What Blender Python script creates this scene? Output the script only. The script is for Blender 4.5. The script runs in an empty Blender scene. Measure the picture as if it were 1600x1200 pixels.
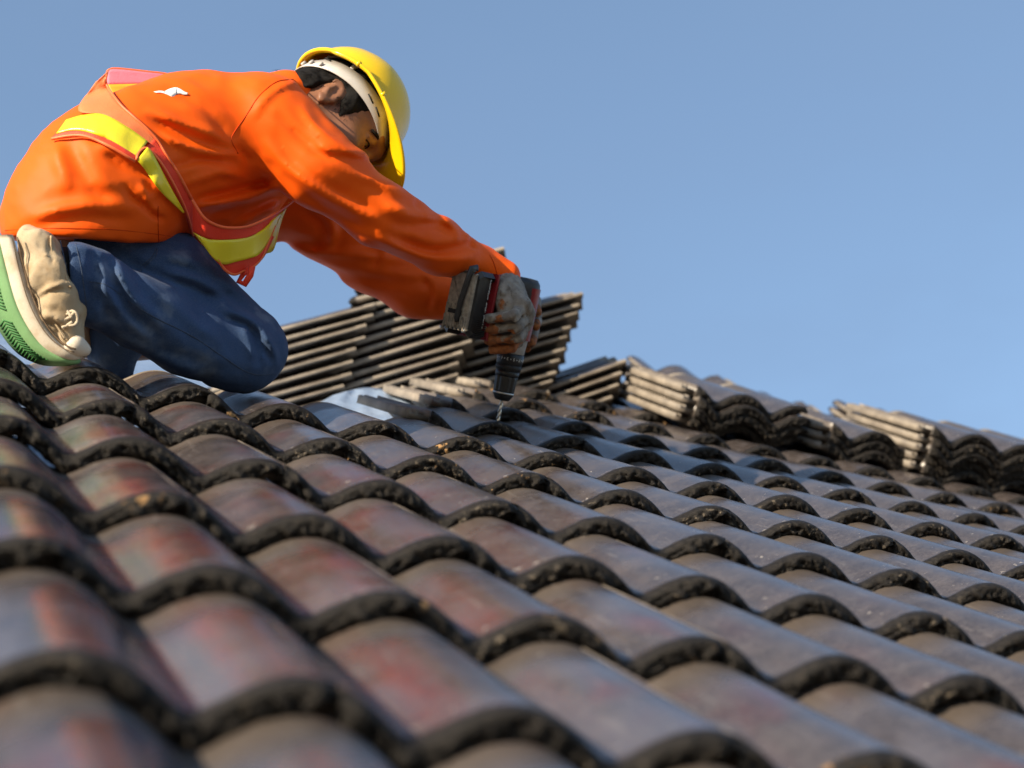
import bpy, bmesh, math, random, time
import numpy as np
from mathutils import Vector, Matrix, noise
T0 = time.time()
rng = random.Random(7)
NP = np.random.RandomState(11)
scene = bpy.context.scene

# ------------------------------------------------------------------ camera
F_PX = 2646.35                      # focal length in pixels of the 1600 px wide photograph
R_CV = np.array([[0.91843212, -0.32808998, 0.2209964],
                 [0.1819675, -0.14564597, -0.97245827],
                 [0.35124105, 0.93335107, -0.07406423]])
T_CV = np.array([-0.361866, 0.123525, 1.3254])
GAUGE = 0.3008                      # course spacing up the slope
ROLL = 0.15                         # roll spacing across the slope
v_c, u_c, n_c = R_CV[:, 0], R_CV[:, 1], R_CV[:, 2]
up_c = np.cross(v_c, [1.0, 0, 0]); up_c /= np.linalg.norm(up_c)
if up_c[1] > 0: up_c = -up_c
wx_c = v_c / np.linalg.norm(v_c)
wy_c = np.cross(up_c, wx_c)
W_FROM_CV = np.array([wx_c, wy_c, up_c])      # rows: world axes in camera coordinates
CAM = np.array([0.0, 0.0, 4.2])
cxw, cyw, cfw = W_FROM_CV @ [1, 0, 0], W_FROM_CV @ [0, -1, 0], W_FROM_CV @ [0, 0, 1]
ROOF0 = CAM + W_FROM_CV @ T_CV                 # roof origin: crest of roll 0, course 0
RV, RU, RN = W_FROM_CV @ v_c, W_FROM_CV @ u_c, W_FROM_CV @ n_c

def cam_pt(px, py, z):
    """world point seen at photograph pixel (px, py) at distance z along the view axis"""
    return CAM + z * ((px - 800) / F_PX * cxw - (py - 600) / F_PX * cyw + cfw)
def roof_pt(x, y, h=0.0):
    return ROOF0 + RV * x + RU * y + RN * h

cam_data = bpy.data.cameras.new('camera')
cam = bpy.data.objects.new('camera', cam_data)
scene.collection.objects.link(cam)
cam_data.sensor_width = 36.0
cam_data.lens = 36.0 * F_PX / 1600
cam_data.clip_start = 0.05
cam_data.clip_end = 5000
M = Matrix.Identity(4)
for r in range(3):
    M[r][0], M[r][1], M[r][2], M[r][3] = cxw[r], cyw[r], -cfw[r], CAM[r]
cam.matrix_world = M
cam_data.dof.use_dof = True
cam_data.dof.focus_distance = 2.72
cam_data.dof.aperture_fstop = 3.6
scene.camera = cam

# ------------------------------------------------------------------ sky and sun
SUN_CV = np.array([-0.69, -0.56, -0.47])       # towards the sun, camera axes (y down)
sun_dir = W_FROM_CV @ (SUN_CV / np.linalg.norm(SUN_CV))
sun_el = math.asin(sun_dir[2]); sun_az = math.atan2(sun_dir[0], sun_dir[1])
world = bpy.data.worlds.new('World'); scene.world = world; world.use_nodes = True
nt = world.node_tree
bg = nt.nodes['Background']
sky = nt.nodes.new('ShaderNodeTexSky'); sky.sky_type = 'NISHITA'; sky.sun_disc = False
sky.sun_elevation = sun_el; sky.sun_rotation = sun_az
sky.air_density = 1.0; sky.dust_density = 0.25; sky.ozone_density = 1.35
bg.inputs['Strength'].default_value = 0.138
# a thin veil of high haze over the whole sky, with faint wisps
tc = nt.nodes.new('ShaderNodeTexCoord')
mp = nt.nodes.new('ShaderNodeMapping'); mp.inputs['Scale'].default_value = (2.0, 2.0, 5.0); mp.inputs['Rotation'].default_value = (0.2, 0.5, 0.3)
nz = nt.nodes.new('ShaderNodeTexNoise'); nz.inputs['Scale'].default_value = 1.4; nz.inputs['Detail'].default_value = 5; nz.inputs['Roughness'].default_value = 0.6
cr = nt.nodes.new('ShaderNodeMapRange'); cr.inputs[1].default_value = 0.42; cr.inputs[2].default_value = 0.8; cr.inputs[3].default_value = 0.34; cr.inputs[4].default_value = 0.68
mx = nt.nodes.new('ShaderNodeMix'); mx.data_type = 'RGBA'; mx.inputs[7].default_value = (0.98, 1.50, 2.42, 1)
nt.links.new(tc.outputs['Generated'], mp.inputs[0]); nt.links.new(mp.outputs[0], nz.inputs[0])
nt.links.new(nz.outputs[0], cr.inputs[0]); nt.links.new(cr.outputs[0], mx.inputs[0])
nt.links.new(sky.outputs[0], mx.inputs[6]); nt.links.new(mx.outputs[2], bg.inputs['Color'])
sl = bpy.data.lights.new('sun', 'SUN'); sl.energy = 5.0; sl.angle = math.radians(0.6); sl.color = (1.0, 0.85, 0.64)
so = bpy.data.objects.new('sun', sl); scene.collection.objects.link(so)
so.rotation_euler = Vector(sun_dir).to_track_quat('Z', 'Y').to_euler()
so.location = (0, 0, 20)
vs = scene.view_settings
vs.view_transform = 'Standard'; vs.look = 'None'; vs.gamma = 1.0; vs.use_curve_mapping = False
vs.exposure = 0.85

# ------------------------------------------------------------------ helpers
def tag(o, label=None, cat=None, group=None, kind=None):
    if label: o['label'] = label
    if cat: o['category'] = cat
    if group: o['group'] = group
    if kind: o['kind'] = kind
    return o
def empty(name, loc, parent=None):
    o = bpy.data.objects.new(name, None); scene.collection.objects.link(o)
    o.location = Vector(loc); o.empty_display_size = 0.1
    if parent: o.parent = parent
    return o
def origin_of(o):
    p = Vector((0, 0, 0))
    while o is not None:
        p += o.location; o = o.parent
    return p
def mesh_data(name, verts, faces, mats, smooth=True, fmat=None):
    me = bpy.data.meshes.new(name)
    verts = np.asarray(verts, dtype=np.float64)
    me.from_pydata([tuple(v) for v in verts] if len(verts) < 20000 else verts.tolist(), [], faces if isinstance(faces, list) else faces.tolist())
    for m in (mats if isinstance(mats, (list, tuple)) else [mats]): me.materials.append(m)
    if fmat is not None: me.polygons.foreach_set('material_index', np.asarray(fmat, dtype=np.int32))
    me.polygons.foreach_set('use_smooth', np.full(len(me.polygons), bool(smooth)))
    me.update()
    return me
def obj(name, me, parent=None):
    """links a mesh built in world coordinates; vertices move so that the object's origin is its parent's"""
    o = bpy.data.objects.new(name, me); scene.collection.objects.link(o)
    if parent:
        o.parent = parent
        d = origin_of(parent)
        me.transform(Matrix.Translation(-d)); me.update()
    return o

class Nodes:
    """short hand for building procedural materials"""
    def __init__(s, name):
        s.m = bpy.data.materials.new(name); s.m.use_nodes = True
        s.t = s.m.node_tree; s.b = s.t.nodes['Principled BSDF']
    def n(s, kind, **kw):
        nd = s.t.nodes.new('ShaderNode' + kind)
        for k, v in kw.items(): setattr(nd, k, v)
        return nd
    def l(s, a, b): s.t.links.new(a, b)
    def val(s, sock, x):
        if hasattr(x, 'links') or isinstance(x, bpy.types.NodeSocket): s.l(x, sock)
        else: sock.default_value = x
    def coord(s, scale=(1, 1, 1), out='Object', rand=False):
        tc = s.n('TexCoord'); mp = s.n('Mapping'); mp.inputs['Scale'].default_value = scale
        s.l(tc.outputs[out], mp.inputs[0])
        if rand:
            oi = s.n('ObjectInfo'); mu = s.n('VectorMath', operation='SCALE'); mu.inputs[0].default_value = (17.3, 9.1, 31.7)
            s.l(oi.outputs['Random'], mu.inputs['Scale']); s.l(mu.outputs[0], mp.inputs['Location'])
        return mp.outputs[0]
    def noise(s, vec, scale, detail=4, rough=0.55):
        nd = s.n('TexNoise'); s.l(vec, nd.inputs['Vector']); nd.inputs['Scale'].default_value = scale
        nd.inputs['Detail'].default_value = detail; nd.inputs['Roughness'].default_value = rough
        return nd.outputs[0]
    def ramp(s, x, a, b, lo=0.0, hi=1.0, smooth=True):
        nd = s.n('MapRange'); nd.interpolation_type = 'SMOOTHSTEP' if smooth else 'LINEAR'
        s.val(nd.inputs[0], x)
        for i, q in zip((1, 2, 3, 4), (a, b, lo, hi)): s.val(nd.inputs[i], q)
        return nd.outputs[0]
    def mix(s, f, a, b):
        nd = s.n('Mix', data_type='RGBA'); s.val(nd.inputs[0], f)
        for i, q in ((6, a), (7, b)):
            if isinstance(q, tuple): nd.inputs[i].default_value = (*q, 1) if len(q) == 3 else q
            else: s.l(q, nd.inputs[i])
        return nd.outputs[2]
    def math(s, op, a, b=0.0, c=0.0):
        nd = s.n('Math', operation=op); s.val(nd.inputs[0], a); s.val(nd.inputs[1], b)
        s.val(nd.inputs[2], c)
        return nd.outputs[0]
    def bump(s, h, strength, dist=0.002, prev=None):
        nd = s.n('Bump'); nd.inputs['Strength'].default_value = strength; nd.inputs['Distance'].default_value = dist
        s.l(h, nd.inputs['Height'])
        if prev: s.l(prev, nd.inputs['Normal'])
        s.l(nd.outputs[0], s.b.inputs['Normal'])
        return nd.outputs[0]
    def set(s, **kw):
        for k, v in kw.items():
            k = k.replace('_', ' ')
            if isinstance(v, tuple) and len(v) == 3: v = (*v, 1)
            s.val(s.b.inputs[k], v)
        return s.m
def plain(name, col, rough=0.5, spec=0.5, metal=0.0, var=0.15, scale=60, bump=0.0, coat=0.0):
    N = Nodes(name)
    v = N.coord()
    n = N.noise(v, scale, 4)
    dark = tuple(c * (1 - var) for c in col); light = tuple(min(1, c * (1 + var)) for c in col)
    c = N.mix(N.ramp(n, 0.3, 0.7), dark, light)
    if bump: N.bump(N.noise(v, scale * 4, 3), bump, 0.001)
    return N.set(Base_Color=c, Roughness=rough, Specular_IOR_Level=spec, Metallic=metal, Coat_Weight=coat)

# ------------------------------------------------------------------ materials: roof
def tile_material():
    N = Nodes('glazed_tile')
    v = N.coord(rand=True); raw = N.coord()
    sx = N.n('SeparateXYZ'); N.l(raw, sx.inputs[0]); x, y, z = sx.outputs
    oi = N.n('ObjectInfo'); ocol = N.n('SeparateColor'); N.l(oi.outputs['Color'], ocol.inputs[0])
    red = ocol.outputs[0]
    big = N.noise(v, 6, 3, 0.5); mid = N.noise(v, 22, 5, 0.6); fine = N.noise(v, 160, 4, 0.6)
    base = N.mix(N.ramp(mid, 0.35, 0.7), (0.040, 0.032, 0.030), (0.072, 0.060, 0.058))
    # red-brown flashing in soft patches on the crown of the rolls
    sm = N.n('Mapping'); sm.inputs['Scale'].default_value = (1.0, 0.45, 1.0); N.l(v, sm.inputs[0])
    patch = N.noise(sm.outputs[0], 13, 3, 0.5)
    rf = N.math('MULTIPLY', N.ramp(patch, 0.48, 0.74), red)
    base = N.mix(rf, base, (0.105, 0.023, 0.016))
    lil = N.math('MULTIPLY', N.ramp(N.noise(sm.outputs[0], 9, 2, 0.5), 0.46, 0.62), N.math('MULTIPLY', red, 0.45))
    base = N.mix(lil, base, (0.11, 0.115, 0.155))
    base = N.mix(N.math('MULTIPLY', N.ramp(fine, 0.35, 0.75), 0.30), base, (0.125, 0.112, 0.108))
    base = N.mix(N.math('MULTIPLY', N.ramp(N.noise(v, 420, 3, 0.6), 0.60, 0.72), 0.45), base, (0.16, 0.145, 0.135))
    # matt brown dust under the nose of the next course and in the pans
    dn = N.math('ADD', y, N.math('MULTIPLY', N.math('SUBTRACT', mid, 0.5), 0.05))
    dust = N.math('MULTIPLY', N.ramp(dn, 0.215, 0.295), 0.75)
    zz = N.math('ADD', z, N.math('MULTIPLY', y, 0.0865))
    pan = N.math('MULTIPLY', N.ramp(N.math('ADD', zz, N.math('MULTIPLY', N.math('SUBTRACT', mid, 0.5), 0.014)), -0.026, -0.037), 0.55)
    df = N.math('MAXIMUM', dust, pan)
    base = N.mix(df, base, (0.082, 0.065, 0.051))
    # pale scuffs and cement splashes, mostly just above the nose
    near = N.ramp(y, 0.10, 0.0, 0.0, 0.09)
    sp = N.math('ADD', N.noise(v, 70, 5, 0.65), near)
    spf = N.math('MULTIPLY', N.ramp(sp, 0.69, 0.76), 0.75)
    base = N.mix(spf, base, (0.36, 0.33, 0.30))
    mp2 = N.n('Mapping'); mp2.inputs['Scale'].default_value = (1.4, 0.12, 1); mp2.inputs['Rotation'].default_value = (0, 0, 0.25); N.l(v, mp2.inputs[0])
    streak = N.math('MULTIPLY', N.ramp(N.noise(mp2.outputs[0], 90, 4, 0.6), 0.58, 0.75), 0.22)
    base = N.mix(streak, base, (0.26, 0.24, 0.23))
    # the dipped nose: thick black paint with grit showing through
    bl = N.math('ADD', y, N.math('MULTIPLY', N.math('SUBTRACT', N.noise(v, 45, 4, 0.6), 0.5), 0.012))
    lip = N.ramp(bl, 0.0185, 0.0115)
    grit = N.ramp(N.noise(v, 130, 4, 0.75), 0.56, 0.64)
    grit = N.math('MULTIPLY', grit, N.ramp(N.noise(v, 11, 2, 0.5), 0.46, 0.62, 0.06, 1.0))
    gl = N.math('MULTIPLY', grit, N.ramp(y, 0.006, -0.0015, 0.0, 1.0))
    # bare clay coloured chips on a few tiles (object colour, green channel)
    chip = N.math('MULTIPLY', N.ramp(N.noise(v, 38, 4, 0.7), 0.60, 0.66), ocol.outputs[1])
    lipc = N.mix(N.ramp(fine, 0.3, 0.75), (0.008, 0.0068, 0.006), (0.025, 0.021, 0.018))
    lipc = N.mix(N.math('MULTIPLY', gl, 0.85), lipc, (0.24, 0.195, 0.145))
    lipc = N.mix(chip, lipc, (0.36, 0.21, 0.09))
    base = N.mix(lip, base, lipc)
    raw = N.math('MAXIMUM', N.ramp(x, 0.0192, 0.0188, smooth=False), N.ramp(x, 0.3188, 0.3192, smooth=False))
    raw = N.math('MAXIMUM', raw, N.ramp(N.math('ADD', y, N.math('MULTIPLY', N.math('SUBTRACT', mid, 0.5), 0.03)), 0.345, 0.355))
    raw = N.math('MULTIPLY', raw, N.ramp(y, 0.01, 0.03))
    base = N.mix(raw, base, N.mix(N.ramp(mid, 0.3, 0.7), (0.15, 0.125, 0.10), (0.27, 0.23, 0.185)))
    ro = N.math('ADD', N.ramp(mid, 0.3, 0.75, 0.14, 0.28), N.math('MULTIPLY', df, 0.32))
    ro = N.math('ADD', ro, N.math('MULTIPLY', spf, 0.3))
    ro = N.math('ADD', ro, N.math('MULTIPLY', raw, 0.5))
    rm = N.n('Mix', data_type='FLOAT'); N.l(lip, rm.inputs[0]); N.l(ro, rm.inputs[2]); rm.inputs[3].default_value = 0.55
    h = N.math('ADD', N.math('MULTIPLY', N.noise(v, 260, 4, 0.6), 0.34), N.math('MULTIPLY', mid, 0.55))
    hl = N.math('MULTIPLY', N.noise(v, 230, 6, 0.75), N.math('MULTIPLY', lip, 4.5))
    N.bump(N.math('ADD', h, hl), 0.5, 0.0018)
    return N.set(Base_Color=base, Roughness=rm.outputs[0], Specular_IOR_Level=N.math('SUBTRACT', 0.6, N.math('MULTIPLY', lip, 0.38)))
M_TILE = tile_material()
M_BATTEN = plain('timber_batten', (0.30, 0.21, 0.13), 0.75, 0.2, var=0.3, scale=30, bump=0.3)
M_WALL = plain('painted_render', (0.62, 0.58, 0.50), 0.85, 0.2, var=0.08, scale=8, bump=0.2)
M_GROUND = plain('dry_earth', (0.20, 0.16, 0.11), 0.9, 0.1, var=0.35, scale=3, bump=0.4)
def foil_material():
    N = Nodes('blue_underlay'); v = N.coord()
    n = N.noise(v, 14, 4); c = N.mix(N.ramp(n, 0.3, 0.7), (0.30, 0.40, 0.55), (0.42, 0.52, 0.66))
    N.bump(N.noise(v, 25, 5, 0.6), 0.6, 0.01)
    return N.set(Base_Color=c, Roughness=0.28, Specular_IOR_Level=0.6, Metallic=0.35)
M_FOIL = foil_material()

# ------------------------------------------------------------------ ground and house under the roof
PITCH = math.asin(RU[2])
def sheet(name, pts, mat, thick, nrm, parent=None):
    """a flat slab under the four points, thick along -nrm"""
    p = [np.array(q) for q in pts]; q = [a - np.array(nrm) * thick for a in p]
    f = [(0, 1, 2, 3), (7, 6, 5, 4), (0, 4, 5, 1), (1, 5, 6, 2), (2, 6, 7, 3), (3, 7, 4, 0)]
    return obj(name, mesh_data(name, p + q, f, mat, smooth=False), parent)
g = sheet('ground', [(-1500, -1500, 0), (1500, -1500, 0), (1500, 1500, 0), (-1500, 1500, 0)], M_GROUND, 0.2, (0, 0, 1))
tag(g, 'dry earth ground around the house', kind='structure')

roof = empty('roof', roof_pt(0, 0))
tag(roof, 'pitched roof of dark glazed concrete tiles, half laid', kind='structure')

# ------------------------------------------------------------------ roof tiles
HR, HWID, NOSE, SLOPE, TLEN = 0.0325, 0.0685, 0.0235, 0.0235 / GAUGE, 0.375
def prof(x):
    d = np.abs((np.asarray(x) + 0.075) % 0.15 - 0.075)
    r = np.clip(d / HWID, 0, 1)
    s = (1 - r ** 2.0) ** 1.08
    f = np.clip((d - HWID + .012) / .024, 0, 1)          # small fillet where the roll meets the pan
    return -HR + HR * s + .0016 * np.exp(-((d - HWID) / .007) ** 2)
def vnoise(p, sc, seed):
    return noise.noise(Vector((p[0] * sc + seed, p[1] * sc - seed * 0.7, p[2] * sc + seed * 0.3)))
def tile_mesh(seed, nx=110):
    X0, X1 = 0.019, 0.3195
    xs = np.linspace(X0, X1, nx + 1)
    rows = []     # (y, dz, lip weight)
    top = [0.375, 0.34, 0.307, 0.26, 0.20, 0.14, 0.09, 0.05, 0.03, 0.020, 0.013]
    nose = [(0.0085, -0.0004), (0.005, -0.0014), (0.002, -0.0034), (0.0004, -0.0062), (-0.0004, -0.009), (-0.0006, -0.012), (-0.0004, -0.015), (0.0, -0.018), (0.0008, -0.0205), (0.0022, -0.023), (0.005, -0.0258), (0.02, -0.0275)]
    under = [(0.10, -0.026), (0.24, -0.019), (0.375, -0.016)]
    verts, faces = [], []
    R = [(y, 0.0, 0.0) for y in top] + [(y, dz * .92, 1.0) for y, dz in nose] + [(y, dz, 0.0) for y, dz in under]
    lipn = len(top)
    for ri, (y, dz, lw) in enumerate(R):
        for xi, x in enumerate(xs):
            t = max(0.0, min(1.0, (x - 0.292) / 0.02))
            z = float(prof(x)) + dz * (1 - (0.56 * t if ri >= lipn else 0)) - SLOPE * y
            yy = y
            if lw or (0.01 < y < 0.032 and ri < lipn):
                a = 1.0 if lw else (0.3 if y < 0.025 else 0.12)
                p = (x, dz * 1.3, 0.0)
                lump = vnoise(p, 36, seed) * 0.0022 + vnoise(p, 100, seed + 3) * 0.0034 + vnoise(p, 210, seed + 5) * 0.0030 + max(0, vnoise(p, 130, seed + 6) - .25) * .008
                lw_ = min(1.0, max(0.0, (-dz - .003) / .010)) * .9 + .16
                yy += a * lump * 1.35 * lw_
                z += a * lw_ * (vnoise((x, y, dz), 70, seed + 9) * 0.0024 + vnoise((x, y, dz), 160, seed + 11) * 0.0014 - 0.0006)
                # the ragged joint where the neighbouring tile laps over
                for jx, sgn in ((X0, 1), (X1, -1)):
                    e = abs(x - jx)
                    if e < 0.016 and lw:
                        yy += 0.007 * (1 - e / 0.016) * (0.7 + 0.8 * vnoise((x, dz, 1), 60, seed + 20))
                        z -= 0.003 * (1 - e / 0.016)
            elif ri < lipn:
                z += vnoise((x, y, 0), 9, seed + 30) * 0.0009
            verts.append((x, yy, z))
    n = nx + 1
    nr = len(R)
    for r in range(nr - 1):
        for c in range(nx):
            a = r * n + c
            faces.append((a, a + n, a + n + 1, a + 1))
    # close the two long sides
    for c in (0, nx):
        lo = list(range(nr - 1, nr - 4, -1))
        idx = [r * n + c for r in range(nr)]
        faces.append(tuple(idx) if c else tuple(reversed(idx)))
    # underlap flange with two ribs on the left edge
    fx = [-0.020, -0.0195, -0.0150, -0.0145, -0.0085, -0.008, -0.0035, -0.003, 0.019]
    fz = [-0.014, -0.0062, -0.0062, -0.0125, -0.0125, -0.0062, -0.0062, -0.0125, -0.0125]
    fy = [0.375, 0.2, 0.022]
    b0 = len(verts)
    for y in fy:
        for x, dz in zip(fx, fz):
            jit = vnoise((x, y, 0), 40, seed + 50) * 0.0016 if y < 0.1 else 0
            verts.append((x, y + jit * 3, float(prof(x)) + dz - SLOPE * y + jit * 0.4))
        for x in (0.019, -0.020):
            verts.append((x, y, float(prof(x)) - 0.022 - SLOPE * y))
    m = len(fx) + 2
    for r in range(len(fy) - 1):
        for c in range(m):
            a = b0 + r * m + c; b = b0 + r * m + (c + 1) % m
            faces.append((a, a + m, b + m, b))
    faces.append(tuple(b0 + i for i in range(m)))
    faces.append(tuple(b0 + 2 * m + i for i in reversed(range(m))))
    return mesh_data('roof_tile', verts, faces, M_TILE)
TILES = [tile_mesh(s * 13.7 + 1.0) for s in range(7)]
ROOF_M = Matrix(((RV[0], RU[0], RN[0], 0), (RV[1], RU[1], RN[1], 0), (RV[2], RU[2], RN[2], 0), (0, 0, 0, 1)))
ROW_OFF = {0: -.039, 1: -.061, 2: -.001, 3: .055, 4: .059, 5: .09, 6: -.008, 7: -.018, 8: -.076}
ROW_OFF = {k: v * ROLL for k, v in ROW_OFF.items()}
def put_tile(x, y, h=0.0, rot=None, parent=None, variant=None, col=None, base=None):
    me = TILES[rng.randrange(len(TILES)) if variant is None else variant]
    o = bpy.data.objects.new('roof_tile', me); scene.collection.objects.link(o)
    o.parent = parent
    loc = Vector(roof_pt(x, y, h)) - origin_of(parent)
    o.matrix_basis = Matrix.Translation(loc) @ ROOF_M @ (rot or Matrix.Identity(4))
    o.color = col or (0, 0, 0, 1)
    return o
FIRST = {4: -4, 5: 5, 6: 6, 7: 7, 8: 8, 9: 9, 10: 10, 11: 11}
LAST = {-4: 3, -3: 4, -2: 6, -1: 8, 0: 10, 1: 12, 2: 13, 3: 14, 4: 16, 5: 17, 6: 19, 7: 20, 8: 22, 9: 23, 10: 24, 11: 25}
for j in range(-4, 12):
    i0 = FIRST.get(j, -4)
    if (i0 + j) % 2: i0 -= 1 if j < 4 else 0
    if (i0 + j) % 2: i0 += 1
    for i in range(i0, LAST[j] + 5, 2):
        # left, lower part of the roof is flashed red, the right and top are plain brown-grey
        d = (i - 0.9 * (j - 1) * 0.8)
        r = max(0.0, min(1.0, 1.08 - 0.20 * i - 0.06 * max(0, j - 1) + rng.uniform(-0.15, 0.15)))
        if j >= 5: r *= 0.25
        chip = 1.0 if ((i, j) in ((2, 0), (2, 4), (3, 3), (4, 4), (7, 7), (8, 8), (10, 8)) or rng.random() < 0.06) else 0.0
        rot = Matrix.Rotation(rng.uniform(-0.004, 0.004), 4, 'Z') @ Matrix.Rotation(rng.uniform(-0.004, 0.004), 4, 'Y')
        put_tile((i + .0) * ROLL + ROW_OFF.get(j, 0) + rng.uniform(-.0015, .0015), j * GAUGE + rng.uniform(-.004, .004), rng.uniform(0, 0.0015), rot, roof,
                 col=(r, chip, rng.random(), 1))
# ------------------------------------------------------------------ underlay, battens, ridge and the house below
RIDGE_Y = 10.9 * GAUGE
def rp(x, y, h): return roof_pt(x, y, h)
sheet('underlay', [rp(-3.5, -2.2, -.190), rp(7.5, -2.2, -.190), rp(7.5, RIDGE_Y, -.190), rp(-3.5, RIDGE_Y, -.190)], M_FOIL, .004, RN, roof)
for j in range(3, 11):
    y = j * GAUGE + .325
    x0 = -2.2 if j < 5 else FIRST[j] * ROLL + .02
    b = [rp(x0, y, -.083), rp(4.6, y, -.083), rp(4.6, y + .04, -.086), rp(x0, y + .04, -.086)]
    sheet('batten', b, M_BATTEN, .026, RN, roof)
for k in range(-3, 10):
    x = k * .6 + .22
    yr = RIDGE_Y - .05 if x > 1.7 else 4.6 * GAUGE
    sheet('rafter', [rp(x, -1.9, -.113), rp(x + .05, -1.9, -.113), rp(x + .05, yr, -.113), rp(x, yr, -.113)], M_BATTEN, .073, RN, roof)
BU = np.array([RU[0], -RU[1], RU[2]]); BN = np.array([0.0, -RN[1], RN[2]])
ry = rp(0, RIDGE_Y, -.190)
def back(x, d, h): return rp(x, RIDGE_Y, -.190) - BU * d + BN * h
sheet('back_slope', [back(7.5, 4.5, 0), back(-3.5, 4.5, 0), back(-3.5, 0.003, 0), back(7.5, 0.003, 0)], M_FOIL, .02, BN, roof)
ev = rp(0, -2.0, -.13)
house = empty('house', (0, ev[1] + .5, 0))
tag(house, 'rendered house walls carrying the tiled roof', 'house', kind='structure')
def wallbox(name, x0, x1, y0, y1, z1):
    sheet(name, [(x0, y0, z1), (x1, y0, z1), (x1, y1, z1), (x0, y1, z1)], M_WALL, z1, (0, 0, 1), house)
yb = back(0, 4.2, 0)[1]
wallbox('front_wall', -3.2 + ev[0], 7.2 + ev[0], ev[1] + .45, ev[1] + .65, ev[2] + .15)
wallbox('rear_wall', -3.2 + ev[0], 7.2 + ev[0], yb - .5, yb - .3, ev[2] + .15)

# ------------------------------------------------------------------ stacks of tiles
STACK_GROUP = 'stacks of spare roof tiles on the roof'
def px_to_roof(px, py, h):
    d = cam_pt(px, py, 1.0) - CAM
    t = ((ROOF0 - CAM) @ RN + h) / (d @ RN)
    q = CAM + d * t - ROOF0
    return q @ RV, q @ RU
def stack_root(label, loc):
    o = empty('tile_stack', loc)
    return tag(o, label, 'tile stack', STACK_GROUP)
def flat_stack(px, py, n, label, lean=0.0, turn=False, h0=0.004):
    x, y = px_to_roof(px, py, 0.0)
    root = stack_root(label, rp(x, y, 0.0))
    for k in range(n):
        rot = Matrix.Rotation(rng.uniform(-.02, .02), 4, 'Z') @ Matrix.Rotation(math.atan(SLOPE), 4, 'X')
        dx, dy = rng.uniform(-.006, .006), rng.uniform(-.010, .010)
        if turn: rot = rot @ Matrix.Rotation(math.pi, 4, 'Z')
        put_tile(x + dx + lean * k, y + dy, .024 + h0 + k * .0232, rot, root, col=(0, 1.0 if rng.random() < .15 else 0, 0, 1))
    return root
flat_stack(1074, 664, 4, 'four high stack of dark tiles farthest left of the low row, its edges lit')
flat_stack(1288, 706, 3, 'three high stack of dark tiles, the lowest of the low row along the roof')
flat_stack(1438, 738, 5, 'five high stack of dark tiles to the right of the lowest stack')
flat_stack(1594, 768, 5, 'stack of dark tiles cut by the right edge of the photo')
def turned_stack(px, py, n, label, z):
    x, y = px_to_roof(px, py, 0.0)
    root = stack_root(label, rp(x, y, 0.0))
    for k in range(n):
        rot = Matrix.Rotation(rng.uniform(-.02, .02), 4, 'Z') @ Matrix.Rotation(math.atan(SLOPE), 4, 'X') @ Matrix.Rotation(math.pi, 4, 'Z')
        put_tile(x + .3 + rng.uniform(-.006, .006), y + .375 + rng.uniform(-.01, .01), .018 + k * .0238, rot, root, variant=k % 7)
    return root
turned_stack(1062, 632, 4, 'rear stack of tiles showing tan raw ends behind the farthest left low stack', 0)
turned_stack(1212, 664, 3, 'rear stack of tiles showing tan raw ends above the lowest stack', 0)
turned_stack(1400, 702, 4, 'rear stack of tiles showing tan raw ends behind the right hand stacks', 0)

def cam_vec(x, y, z):
    w = x * cxw + y * cyw + z * cfw
    return w / np.linalg.norm(w)
def edge_stack(px, py, z, n, label, slope=.27, depth=.10, tilt=.38, gap=.0246):
    Lw = cam_vec(1, slope, depth)
    Ww = cam_vec(-.10, .06, 1); Ww = Ww - Lw * (Ww @ Lw); Ww /= np.linalg.norm(Ww)
    Nw = np.cross(Ww, Lw); 
    if Nw @ cyw < 0: Nw = -Nw
    Xw = np.cross(Lw, Nw)
    up = cam_vec(tilt, 1, 0.0)
    step = up * gap / (up @ Nw)
    base = cam_pt(px, py, z)
    root = stack_root(label, base)
    Rm = np.c_[Xw, Lw, Nw]
    for k in range(n):
        jit = Lw * rng.uniform(-.007, .007) + Xw * rng.uniform(-.004, .004)
        p = base + step * k + jit - Xw * .3195
        me = TILES[rng.randrange(7)]
        o = bpy.data.objects.new('roof_tile', me); scene.collection.objects.link(o); o.parent = root
        m = Matrix.Identity(4)
        a = rng.uniform(-.012, .012)
        Rk = Rm @ np.array([[1, 0, 0], [0, math.cos(a), -math.sin(a)], [0, math.sin(a), math.cos(a)]]) @ \
            np.array([[1, 0, 0], [0, 1, 0], [0, 0, 1]])
        for r in range(3):
            for c in range(3): m[r][c] = Rk[r][c]
        # undo the tile's own fall so the long edge runs along the stack
        o.matrix_basis = Matrix.Translation(Vector(p) - origin_of(root)) @ m @ Matrix.Rotation(math.atan(SLOPE), 4, 'X')
        o.color = (0, 0, 0, 1)
    return root
edge_stack(286, 700, 4.05, 10, 'stack of tiles behind the kneeling knee, its near edges in sun', depth=.06)
edge_stack(472, 668, 4.10, 13, 'tallest stack of tiles seen edge on behind the orange sleeve', depth=.04, tilt=.36, slope=.28)
edge_stack(634, 672, 4.20, 10, 'stack of tiles seen edge on behind the drill and gloves', tilt=.30)
edge_stack(728, 726, 4.24, 6, 'low stack of tiles seen edge on to the right of the drill', slope=.33, tilt=.3)

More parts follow.
